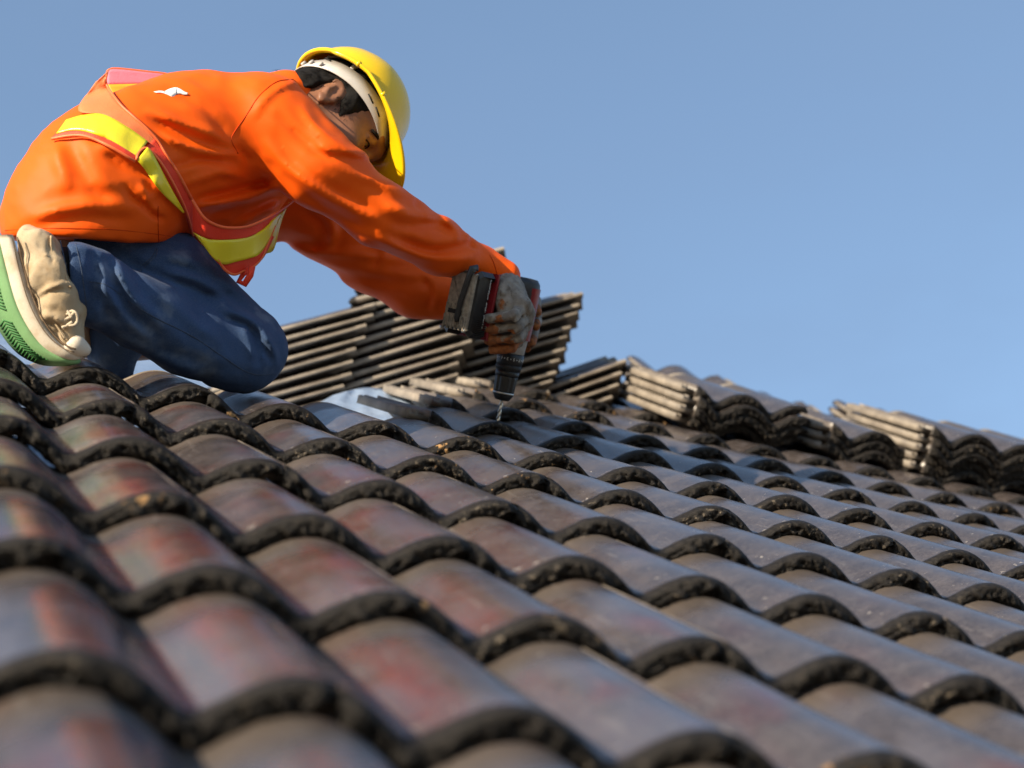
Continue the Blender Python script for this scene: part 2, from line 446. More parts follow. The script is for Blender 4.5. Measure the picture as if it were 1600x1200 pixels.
# ------------------------------------------------------------------ solid modelling with distance fields
def q3(px, py, z): return np.array([(px - 800) / F_PX * z, -(py - 600) / F_PX * z, z])
Q2W = np.c_[cxw, cyw, cfw]
def to_world(q): return CAM + np.asarray(q) @ Q2W.T
class Field:
    def __init__(s, lo, hi, h):
        s.lo = np.array(lo, float); s.h = h
        s.n = np.ceil((np.array(hi) - s.lo) / h).astype(int) + 1
        s.ax = [s.lo[i] + h * np.arange(s.n[i]) for i in range(3)]
        s.F = np.full(s.n, 0.08, np.float32)
    def block(s, lo, hi):
        a = np.clip(((np.array(lo) - s.lo) / s.h).astype(int), 0, s.n - 1)
        b = np.clip(np.ceil((np.array(hi) - s.lo) / s.h).astype(int) + 1, 1, s.n)
        sl = tuple(slice(i, j) for i, j in zip(a, b))
        X, Y, Z = np.meshgrid(*[s.ax[i][sl[i]].astype(np.float32) for i in range(3)], indexing='ij', sparse=True)
        return sl, X, Y, Z
    def join(s, sl, d, k, sub=False):
        a = s.F[sl]
        if a.size == 0: return
        if sub:
            d = -d
            h = np.maximum(k - np.abs(a - d), 0) / max(k, 1e-6); s.F[sl] = np.maximum(a, d) + h * h * k * .25
        else:
            h = np.maximum(k - np.abs(a - d), 0) / max(k, 1e-6); s.F[sl] = np.minimum(a, d) - h * h * k * .25
    def cap(s, a, b, ra, rb, k=.02, sub=False):
        a, b = np.array(a), np.array(b); m = max(ra, rb) + k + .03
        sl, X, Y, Z = s.block(np.minimum(a, b) - m, np.maximum(a, b) + m)
        d = b - a; L = max(d @ d, 1e-12)
        t = np.clip(((X - a[0]) * d[0] + (Y - a[1]) * d[1] + (Z - a[2]) * d[2]) / L, 0, 1)
        e = np.sqrt((X - a[0] - t * d[0]) ** 2 + (Y - a[1] - t * d[1]) ** 2 + (Z - a[2] - t * d[2]) ** 2) - (ra + (rb - ra) * t)
        s.join(sl, e, k, sub)
    def chain(s, pts, rs, k=.02):
        for i in range(len(pts) - 1): s.cap(pts[i], pts[i + 1], rs[i], rs[i + 1], k)
    def ell(s, c, axes, r, k=.02, sub=False):
        c = np.array(c); m = max(r) + k + .03; A = np.array(axes); r = np.array(r, float)
        sl, X, Y, Z = s.block(c - m, c + m)
        x, y, z = X - c[0], Y - c[1], Z - c[2]
        u = [(x * A[i][0] + y * A[i][1] + z * A[i][2]) for i in range(3)]
        k0 = np.sqrt(sum((u[i] / r[i]) ** 2 for i in range(3))) + 1e-9
        k1 = np.sqrt(sum((u[i] / r[i] ** 2) ** 2 for i in range(3))) + 1e-9
        s.join(sl, k0 * (k0 - 1) / k1, k, sub)
    def half(s, p, n, k=.006):
        """cut away everything on the side the normal points to"""
        n = np.array(n, float); n /= np.linalg.norm(n)
        sl, X, Y, Z = s.block(s.lo, s.lo + s.n * s.h)
        s.join(sl, -((X - p[0]) * n[0] + (Y - p[1]) * n[1] + (Z - p[2]) * n[2]), k, True)
    def band(s, w=.03):
        m = np.abs(s.F) < w
        i = np.argwhere(m)
        P = s.lo + i * s.h
        return m, P
    def folds(s, folds, w=.03):
        """press creases into the surface: each fold is (photo polyline, width px, depth m, near z, far z)"""
        m, P = s.band(w)
        x = 800 + F_PX * P[:, 0] / P[:, 2]; y = 600 - F_PX * P[:, 1] / P[:, 2]
        D = np.zeros(len(P))
        for f in folds:
            pts, wd, amp = np.array(f[0], float), f[1], f[2]
            zr = f[3] if len(f) > 3 else (0, 9)
            lo, hi = pts.min(0) - 3 * wd, pts.max(0) + 3 * wd
            sel = np.where((x > lo[0]) & (x < hi[0]) & (y > lo[1]) & (y < hi[1]) & (P[:, 2] > zr[0]) & (P[:, 2] < zr[1]))[0]
            if not len(sel): continue
            pts = smooth_line(pts, 5)
            sx, sy = x[sel], y[sel]; best = np.full(len(sel), 1e9); tt = np.zeros(len(sel)); sd = np.zeros(len(sel))
            L = np.r_[0, np.cumsum(np.linalg.norm(np.diff(pts, axis=0), axis=1))]
            for i in range(len(pts) - 1):
                a, d = pts[i], pts[i + 1] - pts[i]; l2 = d @ d + 1e-9
                t = np.clip(((sx - a[0]) * d[0] + (sy - a[1]) * d[1]) / l2, 0, 1)
                ex, ey = sx - a[0] - t * d[0], sy - a[1] - t * d[1]
                q = ex * ex + ey * ey; b = q < best
                best[b] = q[b]; tt[b] = (L[i] + t[b] * (L[i + 1] - L[i])) / L[-1]
                sd[b] = np.sign(ex[b] * d[1] - ey[b] * d[0])
            g = np.sqrt(best) / wd
            taper = np.clip(np.minimum(tt, 1 - tt) * 4, 0, 1) ** .7
            # a crease with a soft shoulder on one side
            D[sel] += amp * taper * (np.exp(-g * g) - .35 * np.exp(-((g * sd - 1.9) / 1.1) ** 2))
        D = np.clip(D, -.012, .014) * np.clip(1 - np.abs(s.F[m]) / w, 0, 1) ** .7
        s.F[m] -= D.astype(np.float32)
    def wrinkle(s, amp, scale, seed, w=.03, stretch=None, ridged=False):
        m, P = s.band(w)
        rs = np.random.RandomState(seed); D = np.zeros(len(P))
        for _ in range(10):
            k = rs.randn(3) * scale
            if stretch is not None:
                u = np.array(stretch) / np.linalg.norm(stretch); k = k - u * (k @ u) * .8
            q = np.sin(P @ k + rs.uniform(0, 6.3) + 1.2 * np.sin(P @ (rs.randn(3) * scale * .5)))
            D += (1 - np.abs(q)) ** 2 * 1.6 - .5 if ridged else q
        s.F[m] -= (amp * D / 3).astype(np.float32)
    def mesh(s):
        F = s.F; n = F.shape
        ins = F < 0
        cfg = np.zeros([k - 1 for k in n], np.uint8)
        for i in range(8):
            o = (i & 1, i >> 1 & 1, i >> 2 & 1)
            cfg += ins[o[0]:n[0] - 1 + o[0], o[1]:n[1] - 1 + o[1], o[2]:n[2] - 1 + o[2]].astype(np.uint8)
        cells = np.argwhere((cfg > 0) & (cfg < 8))
        idx = np.full([k - 1 for k in n], -1, np.int64); idx[tuple(cells.T)] = np.arange(len(cells))
        acc = np.zeros((len(cells), 3)); cnt = np.zeros(len(cells))
        corners = [(i & 1, i >> 1 & 1, i >> 2 & 1) for i in range(8)]
        val = [F[cells[:, 0] + c[0], cells[:, 1] + c[1], cells[:, 2] + c[2]] for c in corners]
        for a in range(8):
            for b in range(a + 1, 8):
                if bin(a ^ b).count('1') != 1: continue
                fa, fb = val[a], val[b]; m = (fa < 0) != (fb < 0)
                t = np.where(m, fa / np.where(m, fa - fb, 1), 0)
                p = np.array(corners[a]) + t[:, None] * (np.array(corners[b]) - np.array(corners[a]))
                acc[m] += p[m]; cnt[m] += 1
        V = s.lo + (cells + acc / cnt[:, None]) * s.h
        faces = []
        for ax in range(3):
            u, v = (ax + 1) % 3, (ax + 2) % 3
            sl0 = [slice(None)] * 3; sl1 = [slice(None)] * 3
            sl0[ax] = slice(0, n[ax] - 1); sl1[ax] = slice(1, n[ax])
            cr = ins[tuple(sl0)] != ins[tuple(sl1)]
            e = np.argwhere(cr)
            e = e[(e[:, u] > 0) & (e[:, v] > 0) & (e[:, u] < n[u] - 1) & (e[:, v] < n[v] - 1)]
            def g(du, dv):
                c = e.copy(); c[:, u] += du; c[:, v] += dv
                return idx[c[:, 0], c[:, 1], c[:, 2]]
            f = np.c_[g(-1, -1), g(0, -1), g(0, 0), g(-1, 0)]
            # Q axes are left handed: world winding flips
            flip = ins[tuple(sl0)][tuple(e.T)]
            f[flip] = f[flip][:, ::-1]
            faces.append(f)
        faces = np.concatenate(faces); faces = faces[(faces >= 0).all(1)]
        return V, faces
    def sample(s, P):
        g = (P - s.lo) / s.h; i = np.floor(g).astype(int)
        ok = ((i >= 0) & (i < s.n - 1)).all(1); i = np.clip(i, 0, s.n - 2); t = g - i
        out = np.zeros(len(P))
        for c in range(8):
            o = np.array((c & 1, c >> 1 & 1, c >> 2 & 1)); w = np.prod(np.where(o, t, 1 - t), axis=1)
            j = i + o; out += w * s.F[j[:, 0], j[:, 1], j[:, 2]]
        return np.where(ok, out, .08)
    def depth(s, px, py, off, z0, z1, steps=300):
        """depth at which the sight line first comes within off of the surface (closest pass where it misses)"""
        zs = np.linspace(z0, z1, steps); out = np.full(len(px), np.nan); best = np.full(len(px), 1e9); bz = np.zeros(len(px))
        for z in zs:
            P = np.c_[(px - 800) / F_PX * z, -(py - 600) / F_PX * z, np.full(len(px), z)]
            f = s.sample(P)
            hit = np.isnan(out) & (f < off); out[hit] = z
            b = f < best; best[b] = f[b]; bz[b] = z
        return np.where(np.isnan(out), bz, out)
def smooth_line(pts, sub=6):
    """Catmull-Rom through the points"""
    p = np.asarray(pts, float)
    if len(p) < 3 or sub < 2: return p
    P = np.vstack([2 * p[0] - p[1], p, 2 * p[-1] - p[-2]]); out = []
    for i in range(1, len(P) - 2):
        for t in np.linspace(0, 1, sub, endpoint=False):
            a, b, c, d = P[i - 1], P[i], P[i + 1], P[i + 2]
            out.append(.5 * (2 * b + (c - a) * t + (2 * a - 5 * b + 4 * c - d) * t * t + (3 * b - a - 3 * c + d) * t ** 3))
    out.append(p[-1])
    return np.array(out)
def resample(pts, n, sm=True):
    p = smooth_line(pts, 8) if sm else np.asarray(pts, float)
    L = np.r_[0, np.cumsum(np.linalg.norm(np.diff(p, axis=0), axis=1))]
    t = np.linspace(0, L[-1], n)
    return np.c_[tuple(np.interp(t, L, p[:, i]) for i in range(p.shape[1]))]
def field_obj(name, fld, mat, parent, smooth=1):
    V, f = fld.mesh()
    for _ in range(smooth):                       # one light pass takes the grid out of the shading
        acc = np.zeros_like(V); c = np.zeros(len(V))
        for i in range(4):
            a, b = f[:, i], f[:, (i + 1) % 4]
            np.add.at(acc, a, V[b]); np.add.at(c, a, 1); np.add.at(acc, b, V[a]); np.add.at(c, b, 1)
        V = V * .5 + .5 * acc / np.maximum(c, 1)[:, None]
    o = obj(name, mesh_data(name, to_world(V), f, mat), parent)
    return o, V
def tube(pts, r, seg=8, flat=1.0, caps=True):
    """tube along points in camera axes; returns verts, faces"""
    p = np.asarray(pts, float); n = len(p); r = np.broadcast_to(r, n)
    T = np.gradient(p, axis=0); T /= np.linalg.norm(T, axis=1)[:, None] + 1e-12
    up = np.array([0, 0, -1.0]) if abs(T[0][2]) < .9 else np.array([0, 1.0, 0]); V = []; 
    for i in range(n):
        a = np.cross(T[i], up); a /= np.linalg.norm(a) + 1e-12; b = np.cross(a, T[i]); up = b
        for k in range(seg):
            w = 2 * math.pi * k / seg
            V.append(p[i] + r[i] * (math.cos(w) * a + math.sin(w) * b * flat))
    Fc = [(i * seg + k, i * seg + (k + 1) % seg, (i + 1) * seg + (k + 1) % seg, (i + 1) * seg + k) for i in range(n - 1) for k in range(seg)]
    if caps: Fc += [tuple(range(seg))[::-1], tuple((n - 1) * seg + k for k in range(seg))]
    return V, Fc
def tube_obj(name, pts, r, mat, parent, seg=8, flat=1.0):
    V, Fc = tube(pts, r, seg, flat)
    return obj(name, mesh_data(name, to_world(V), Fc, mat), parent)
def cloth_sheet(name, e1, e2, zfun, mat, parent, nu=40, nv=8, thick=.0014, rip=0.0, seed=0):
    """a strip of cloth between two edges drawn on the photograph, laid at the depth zfun gives"""
    A, B = resample(e1, nu), resample(e2, nu)
    G = np.array([A + (B - A) * t for t in np.linspace(0, 1, nv)]).reshape(-1, 2)
    z = zfun(G[:, 0], G[:, 1]).reshape(nv, nu)
    for _ in range(3):
        zp = np.pad(z, 1, mode='edge'); z = .4 * z + .15 * (zp[:-2, 1:-1] + zp[2:, 1:-1] + zp[1:-1, :-2] + zp[1:-1, 2:])
    rs = np.random.RandomState(seed)
    if rip:
        u = np.linspace(0, 1, nu)[None]; v = np.linspace(0, 1, nv)[:, None]
        for _ in range(5): z = z + rip * np.sin(u * rs.uniform(6, 26) + v * rs.uniform(-4, 4) + rs.uniform(0, 6)) / 3
    z = z.ravel()
    P = np.c_[(G[:, 0] - 800) / F_PX * z, -(G[:, 1] - 600) / F_PX * z, z]
    g = P.reshape(nv, nu, 3); nrm = np.cross(np.gradient(g, axis=1), np.gradient(g, axis=0)).reshape(-1, 3)
    nrm /= np.linalg.norm(nrm, axis=1)[:, None] + 1e-12
    V = np.vstack([P + nrm * thick / 2, P - nrm * thick / 2]); N = nu * nv; Fc = []
    for r in range(nv - 1):
        for c in range(nu - 1):
            a = r * nu + c
            Fc.append((a, a + 1, a + nu + 1, a + nu)); Fc.append((N + a, N + a + nu, N + a + nu + 1, N + a + 1))
    ring = [c for c in range(nu)] + [r * nu + nu - 1 for r in range(1, nv)] + [(nv - 1) * nu + c for c in range(nu - 2, -1, -1)] + [r * nu for r in range(nv - 2, 0, -1)]
    for i in range(len(ring)):
        a, b = ring[i], ring[(i + 1) % len(ring)]; Fc.append((b, a, a + N, b + N))
    return obj(name, mesh_data(name, to_world(V), Fc, mat), parent), g
# ------------------------------------------------------------------ materials: worker
def cloth_mat(name, col, col2, weave=900, rough=.5, spec=.4, sheen=0.0, bump=.12, worn=None, crease=0.0, rot=(0, 0, 0)):
    N = Nodes(name); v = N.coord()
    c = N.mix(N.ramp(N.noise(v, 7, 4), .3, .7), col, col2)
    if worn:
        c = N.mix(N.math('MULTIPLY', N.ramp(N.noise(v, 16, 5, .6), .5, .72), worn[1]), c, worn[0])
        c = N.mix(N.math('MULTIPLY', N.ramp(N.noise(v, 1000, 3, .6), .45, .7), .35), c, worn[0])
    pre = None
    if crease:
        mp = N.n('Mapping'); mp.inputs['Rotation'].default_value = rot; mp.inputs['Scale'].default_value = (1.0, .35, .6); N.l(v, mp.inputs[0])
        rn = N.n('TexNoise'); rn.noise_type = 'RIDGED_MULTIFRACTAL'; N.l(mp.outputs[0], rn.inputs['Vector'])
        rn.inputs['Scale'].default_value = 9; rn.inputs['Detail'].default_value = 3; rn.inputs['Roughness'].default_value = .45; rn.inputs['Distortion'].default_value = .8
        pre = N.bump(rn.outputs[0], crease, .006)
    N.bump(N.math('ADD', N.noise(v, weave, 2, .6), N.math('MULTIPLY', N.noise(v, 90, 4, .6), 1.2)), bump, .0012, pre)
    return N.set(Base_Color=c, Roughness=rough, Specular_IOR_Level=spec, Sheen_Weight=sheen)
M_SHIRT = cloth_mat('orange_polyester', (0.84, 0.100, 0.003), (0.87, 0.115, 0.004), 1400, .55, .18, .0, .10, crease=1.0, rot=(.3, .5, .9))
M_VEST = cloth_mat('red_orange_mesh', (0.72, 0.040, 0.016), (0.78, 0.055, 0.018), 700, .5, .3, .1, .5)
M_VEST2 = cloth_mat('orange_mesh', (0.75, 0.17, 0.05), (0.80, 0.21, 0.07), 700, .55, .3, .1, .5)
M_PINK = cloth_mat('pink_skylit_mesh', (0.78, 0.16, 0.22), (0.82, 0.20, 0.27), 700, .6, .2, .1, .5)  # underside of the vest mesh; skylight coming through is put into the pink
M_TRIM = cloth_mat('orange_binding', (0.82, 0.13, 0.030), (0.86, 0.17, 0.045), 900, .45, .4, .1, .2)
M_REFL = cloth_mat('yellow_reflective_tape', (0.72, 0.60, 0.012), (0.78, 0.68, 0.02), 500, .28, .6, 0, .25)
M_TAPE2 = cloth_mat('tape_back', (0.80, 0.34, 0.02), (0.82, 0.38, 0.03), 500, .5, .3, 0, .2)
M_DENIM = cloth_mat('blue_denim', (0.016, 0.042, 0.112), (0.032, 0.070, 0.168), 1100, .75, .2, .05, .4, worn=((0.16, 0.21, 0.29), .6), crease=.5, rot=(.2, .4, .8))
M_SOCK = plain('black_sock', (0.012, 0.012, 0.014), .9, .1)
M_CANVAS = cloth_mat('dirty_canvas', (0.40, 0.30, 0.185), (0.54, 0.44, 0.31), 900, .85, .15, 0, .4, worn=((0.30, 0.17, 0.06), .9))
M_FOX = cloth_mat('cream_rubber', (0.60, 0.53, 0.42), (0.68, 0.62, 0.52), 300, .6, .3, 0, .2, worn=((0.42, 0.27, 0.14), .6))
M_GREEN = cloth_mat('green_rubber', (0.16, 0.33, 0.14), (0.22, 0.42, 0.19), 300, .6, .3, 0, .15, worn=((0.16, 0.22, 0.10), .8))
M_SKIN = plain('brown_skin', (0.23, 0.104, 0.056), .5, .4, var=.12, scale=45, bump=.15)
M_HAIR = plain('black_hair', (0.006, 0.005, 0.0045), .75, .2, var=.4, scale=300, bump=.8)
M_EYE = plain('eye_white', (0.65, 0.60, 0.55), .2, .5, var=.03)
M_IRIS = plain('dark_iris', (0.02, 0.012, 0.008), .15, .5, var=.03)
M_HELMET = plain('yellow_plastic', (0.82, 0.53, 0.005), .22, .5, var=.03, scale=6)
M_BAND = plain('grey_plastic', (0.47, 0.455, 0.435), .4, .4, var=.05)
M_PRINT = plain('white_print', (0.8, 0.8, 0.8), .6, .3, var=.04)
def glove_mat():
    N = Nodes('knit_glove'); v = N.coord()
    at = N.n('Attribute'); at.attribute_name = 'coat'
    wn = N.noise(v, 90, 5, .65)
    f = N.math('ADD', at.outputs['Fac'], N.math('MULTIPLY', N.math('SUBTRACT', wn, .5), 1.1))
    knit = N.mix(N.ramp(N.noise(v, 60, 4), .3, .7), (0.15, 0.13, 0.11), (0.27, 0.245, 0.215))
    coat = N.mix(N.ramp(N.noise(v, 110, 4), .3, .7), (0.17, 0.060, 0.024), (0.34, 0.115, 0.035))
    c = N.mix(N.ramp(f, .42, .6), knit, coat)
    c = N.mix(N.math('MULTIPLY', N.ramp(N.noise(v, 75, 4, .6), .56, .68), .7), c, (0.07, 0.055, 0.045))
    N.bump(N.math('ADD', N.noise(v, 700, 2), wn), .5, .001)
    return N.set(Base_Color=c, Roughness=.75, Specular_IOR_Level=.25)
M_GLOVE = glove_mat()

person = empty('person', to_world(q3(120, 575, 2.60)))
tag(person, 'kneeling roofer in orange long sleeved shirt, hi-vis vest, blue jeans and yellow hard hat', 'person')

# joints, in photograph pixels and distance
WID = np.array([-.035, -.02, .25])            # from the near side of the body to the far side
sh_r, el_r, wr_r = q3(418, 196, 2.78), q3(592, 330, 2.80), q3(772, 428, 3.0)
sh_l, el_l, wr_l = q3(425, 285, 3.08), q3(572, 402, 3.14), q3(735, 470, 3.11)
hip_r, kn_r, an_r = q3(130, 352, 2.70), q3(385, 545, 2.76), q3(92, 428, 2.55)
hip_l, kn_l, an_l = q3(130, 350, 2.95), q3(335, 520, 3.02), q3(168, 545, 2.95)

# head frame (forward, up, towards the visible side)
HF = np.array([.6603, -.7421, -.1156]); HU = np.array([.6502, .4878, .5825]); HS = np.array([.3759, .4598, -.8046])
HC = np.array([-.3271, .4565, 2.955])
def hp(a, b, c): return HC + .94 * (HF * a + HU * b + HS * c)
HAX = (HF, HU, HS)

# ------------------------------------------------------------------ body: one continuous skin
B = Field((-.95, -.06, 2.42), (.03, .60, 3.28), .0042)
torso = [(130, 340, 2.70, .070), (190, 275, 2.72, .085), (310, 225, 2.80, .085), (400, 195, 2.84, .060)]
for s_ in (0.0, 1.0):
    B.chain([q3(*t[:3]) + WID * s_ for t in torso], [t[3] for t in torso], .05)
B.chain([q3(400, 195, 2.84) + WID * .5, hp(-.05, -.10, 0)], [.085, .058], .04)
B.chain([hp(-.06, -.13, 0), hp(-.02, -.02, 0)], [.056, .056], .03)
B.chain([sh_r, el_r, wr_r, q3(800, 470, 2.985)], [.050, .028, .016, .016], .03)
B.chain([sh_l, el_l, wr_l, q3(808, 485, 3.13)], [.050, .038, .027, .020], .03)
B.chain([hip_r, kn_r], [.070, .040], .03); B.chain([kn_r, q3(230, 500, 2.66), an_r], [.038, .040, .034], .02)
B.chain([hip_l, kn_l], [.070, .040], .03); B.chain([kn_l, an_l], [.038, .026], .02)
B.chain([an_r, q3(84, 470, 2.54)], [.034, .020], .02); B.chain([an_l, q3(100, 530, 2.95)], [.026, .022], .02)
# head
B.ell(hp(.0, .045, 0), HAX, (.094, .092, .073), .02)
B.ell(hp(.035, -.035, 0), HAX, (.060, .070, .056), .03)
B.chain([hp(-.015, -.055, .050), hp(.065, -.098, .016)], [.016, .020], .03)
B.chain([hp(-.015, -.055, -.050), hp(.065, -.098, -.016)], [.016, .020], .03)
B.chain([hp(.090, .045, .030), hp(.098, .045, 0), hp(.090, .045, -.030)], [.010, .010, .010], .02)      # brow
B.chain([hp(.096, .022, 0), hp(.118, -.022, 0)], [.008, .013], .012)                                        # nose
B.ell(hp(.108, -.026, .012), HAX, (.010, .008, .008), .008); B.ell(hp(.108, -.026, -.012), HAX, (.010, .008, .008), .008)
for sg in (1, -1):
    B.ell(hp(.094, .018, .031 * sg), HAX, (.014, .011, .016), .012, True)
    B.ell(hp(.080, .018, .031 * sg), HAX, (.012, .012, .013), .003)
    B.chain([hp(.088, .024, .016 * sg), hp(.0915, .0265, .031 * sg), hp(.083, .020, .046 * sg)], [.0045, .0050, .004], .004)
    B.chain([hp(.086, .005, .018 * sg), hp(.088, .003, .031 * sg), hp(.081, .007, .045 * sg)], [.003, .0035, .003], .004)
    B.ell(hp(.066, -.018, .047 * sg), HAX, (.022, .018, .014), .02)
    # ear
    c = hp(-.016, .002, .074 * sg)
    ea = [hp(-.016 + .017 * math.cos(w) - .010 * math.sin(w) * .3, .001 + .028 * math.sin(w), (.078 + .004 * -math.cos(w)) * sg) for w in np.linspace(-2.2, 2.6, 12)]
    B.chain(ea, [.0022, .0032, .004, .0042, .0042, .0042, .0042, .0042, .004, .0035, .003, .002], .003)
    B.ell(c, HAX, (.015, .026, .0045), .005); B.ell(hp(-.012, .004, .0815 * sg), HAX, (.0085, .016, .0055), .003, True)
    B.chain([hp(-.020, .016, .079 * sg), hp(-.022, -.001, .080 * sg), hp(-.016, -.014, .079 * sg)], [.003, .003, .003], .003)
    B.ell(hp(-.012, -.025, .077 * sg), HAX, (.009, .010, .006), .005)
B.chain([hp(.098, -.058, .018), hp(.108, -.056, 0), hp(.098, -.058, -.018)], [.006, .008, .006], .008)     # lips
B.chain([hp(.096, -.070, .014), hp(.105, -.069, 0), hp(.096, -.070, -.014)], [.006, .008, .006], .008)
body, _ = field_obj('body', B, M_SKIN, person)
def ball(name, c, r, mat, parent, sq=(1, 1, 1)):
    V = []; Fc = []; nu, nv = 14, 9
    for j in range(nv + 1):
        a = math.pi * j / nv
        for i in range(nu):
            w = 2 * math.pi * i / nu
            V.append(np.array(c) + r * np.array([sq[0] * math.sin(a) * math.cos(w), sq[1] * math.cos(a), sq[2] * math.sin(a) * math.sin(w)]))
    for j in range(nv):
        for i in range(nu): Fc.append((j * nu + i, j * nu + (i + 1) % nu, (j + 1) * nu + (i + 1) % nu, (j + 1) * nu + i))
    return obj(name, mesh_data(name, to_world(V), Fc, mat), parent)
for sg in (1, -1):
    e = ball('eye', hp(.0785, .0160, .031 * sg), .0122, M_EYE, person)
    ball('iris', hp(.0862, .0115, .0315 * sg), .0060, M_IRIS, e)
    # brow hair
    tube_obj('eyelash', [hp(*p) for p in smooth_line([(.0905, .0150, .019 * sg), (.0935, .0175, .027 * sg), (.0925, .0165, .036 * sg), (.0860, .0115, .0450 * sg)], 5)], .0011, M_HAIR, person, 6)
    tube_obj('eyebrow', [hp(.098, .036, .012 * sg), hp(.0985, .041, .026 * sg), hp(.0895, .038, .042 * sg), hp(.078, .030, .053 * sg)], [.003, .0045, .004, .002], M_HAIR, person, 6)

# ------------------------------------------------------------------ hair
H = Field(tuple(HC - .17), tuple(HC + .17), .004)
H.ell(hp(-.006, .050, 0), HAX, (.096, .090, .078), .01)
H.ell(hp(-.060, -.005, 0), HAX, (.045, .055, .066), .02)
H.half(hp(.055, .05, 0), HF * .85 - HU * .25, .01)
H.ell(hp(.03, -.035, .0), HAX, (.09, .045, .12), .006, True)
H.ell(hp(-.016, -.010, .075), HAX, (.027, .034, .03), .006, True)
for sg in (1, -1):                              # sideburns
    H.chain([hp(.012, .045, .069 * sg), hp(.022, .012, .0655 * sg), hp(.026, -.016, .062 * sg)], [.017, .013, .006], .008)
H.wrinkle(.0016, 260, 5, .02)
hair, _ = field_obj('hair', H, M_HAIR, person, 0)
hv, hf = [], []
rs = np.random.RandomState(3)
def strands(c, n, spread, dirv, ln, r=.00028):
    for _ in range(n):
        p = c + (rs.rand(3) - .5) * spread; d = np.array(dirv) + (rs.rand(3) - .5) * .8
        V, Fc = tube([p, p + d * ln * .5, p + d * ln + (rs.rand(3) - .5) * ln * .4], [r, r * .8, r * .3], 3, caps=False)
        b = len(hv); hv.extend(V); hf.extend([tuple(i + b for i in q) for q in Fc])
strands(hp(.020, -.008, .0655), 420, np.array([.03, .05, .010]), HF * .2 - HU * .8 + HS * .05, .007)
strands(hp(-.085, -.02, .03), 160, np.array([.05, .05, .05]), -HF * .5 - HU * .8, .009)
strands(hp(-.05, .0, .070), 120, np.array([.05, .035, .015]), -HF * .5 - HU * .6 + HS * .1, .009)
o = obj('hair_wisp', mesh_data('hair_wisp', to_world(hv), hf, M_HAIR), hair); o['kind'] = 'stuff'

# ------------------------------------------------------------------ shirt
S = Field((-1.0, -.02, 2.44), (.02, .60, 3.34), .0043)
near = [(116, 352, 2.665, .112), (150, 310, 2.68, .113), (190, 275, 2.70, .112), (262, 240, 2.75, .106), (318, 222, 2.79, .104), (402, 196, 2.82, .086)]
for s_ in (0.0, .5, 1.0):
    S.chain([q3(*t[:3]) + WID * s_ for t in near], [t[3] for t in near], .05)
S.chain([q3(285, 345, 2.79), q3(345, 300, 2.85), q3(400, 262, 2.90)], [.052, .072, .072], .05)
S.chain([q3(285, 345, 2.76) + WID * .9, q3(345, 300, 2.80) + WID, q3(400, 262, 2.84) + WID], [.052, .072, .072], .05)
S.chain([q3(418, 175, 2.90), q3(448, 160, 2.94)], [.062, .058], .04)
S.half(q3(150, 378, 2.7), np.array([-.035, -1, .05]), .006)
S.chain([sh_r, q3(500, 261, 2.765), q3(590, 332, 2.80), q3(688, 387, 2.915), q3(748, 414, 2.98)], [.085, .066, .053, .046, .034], .02)
S.chain([q3(748, 414, 2.98), q3(789, 430, 2.985)], [.033, .029], .015)
S.chain([sh_l, el_l, q3(650, 450, 3.13), q3(722, 468, 3.11)], [.080, .056, .048, .042], .04)
# hem: cut flat below, open at the neck and cuffs

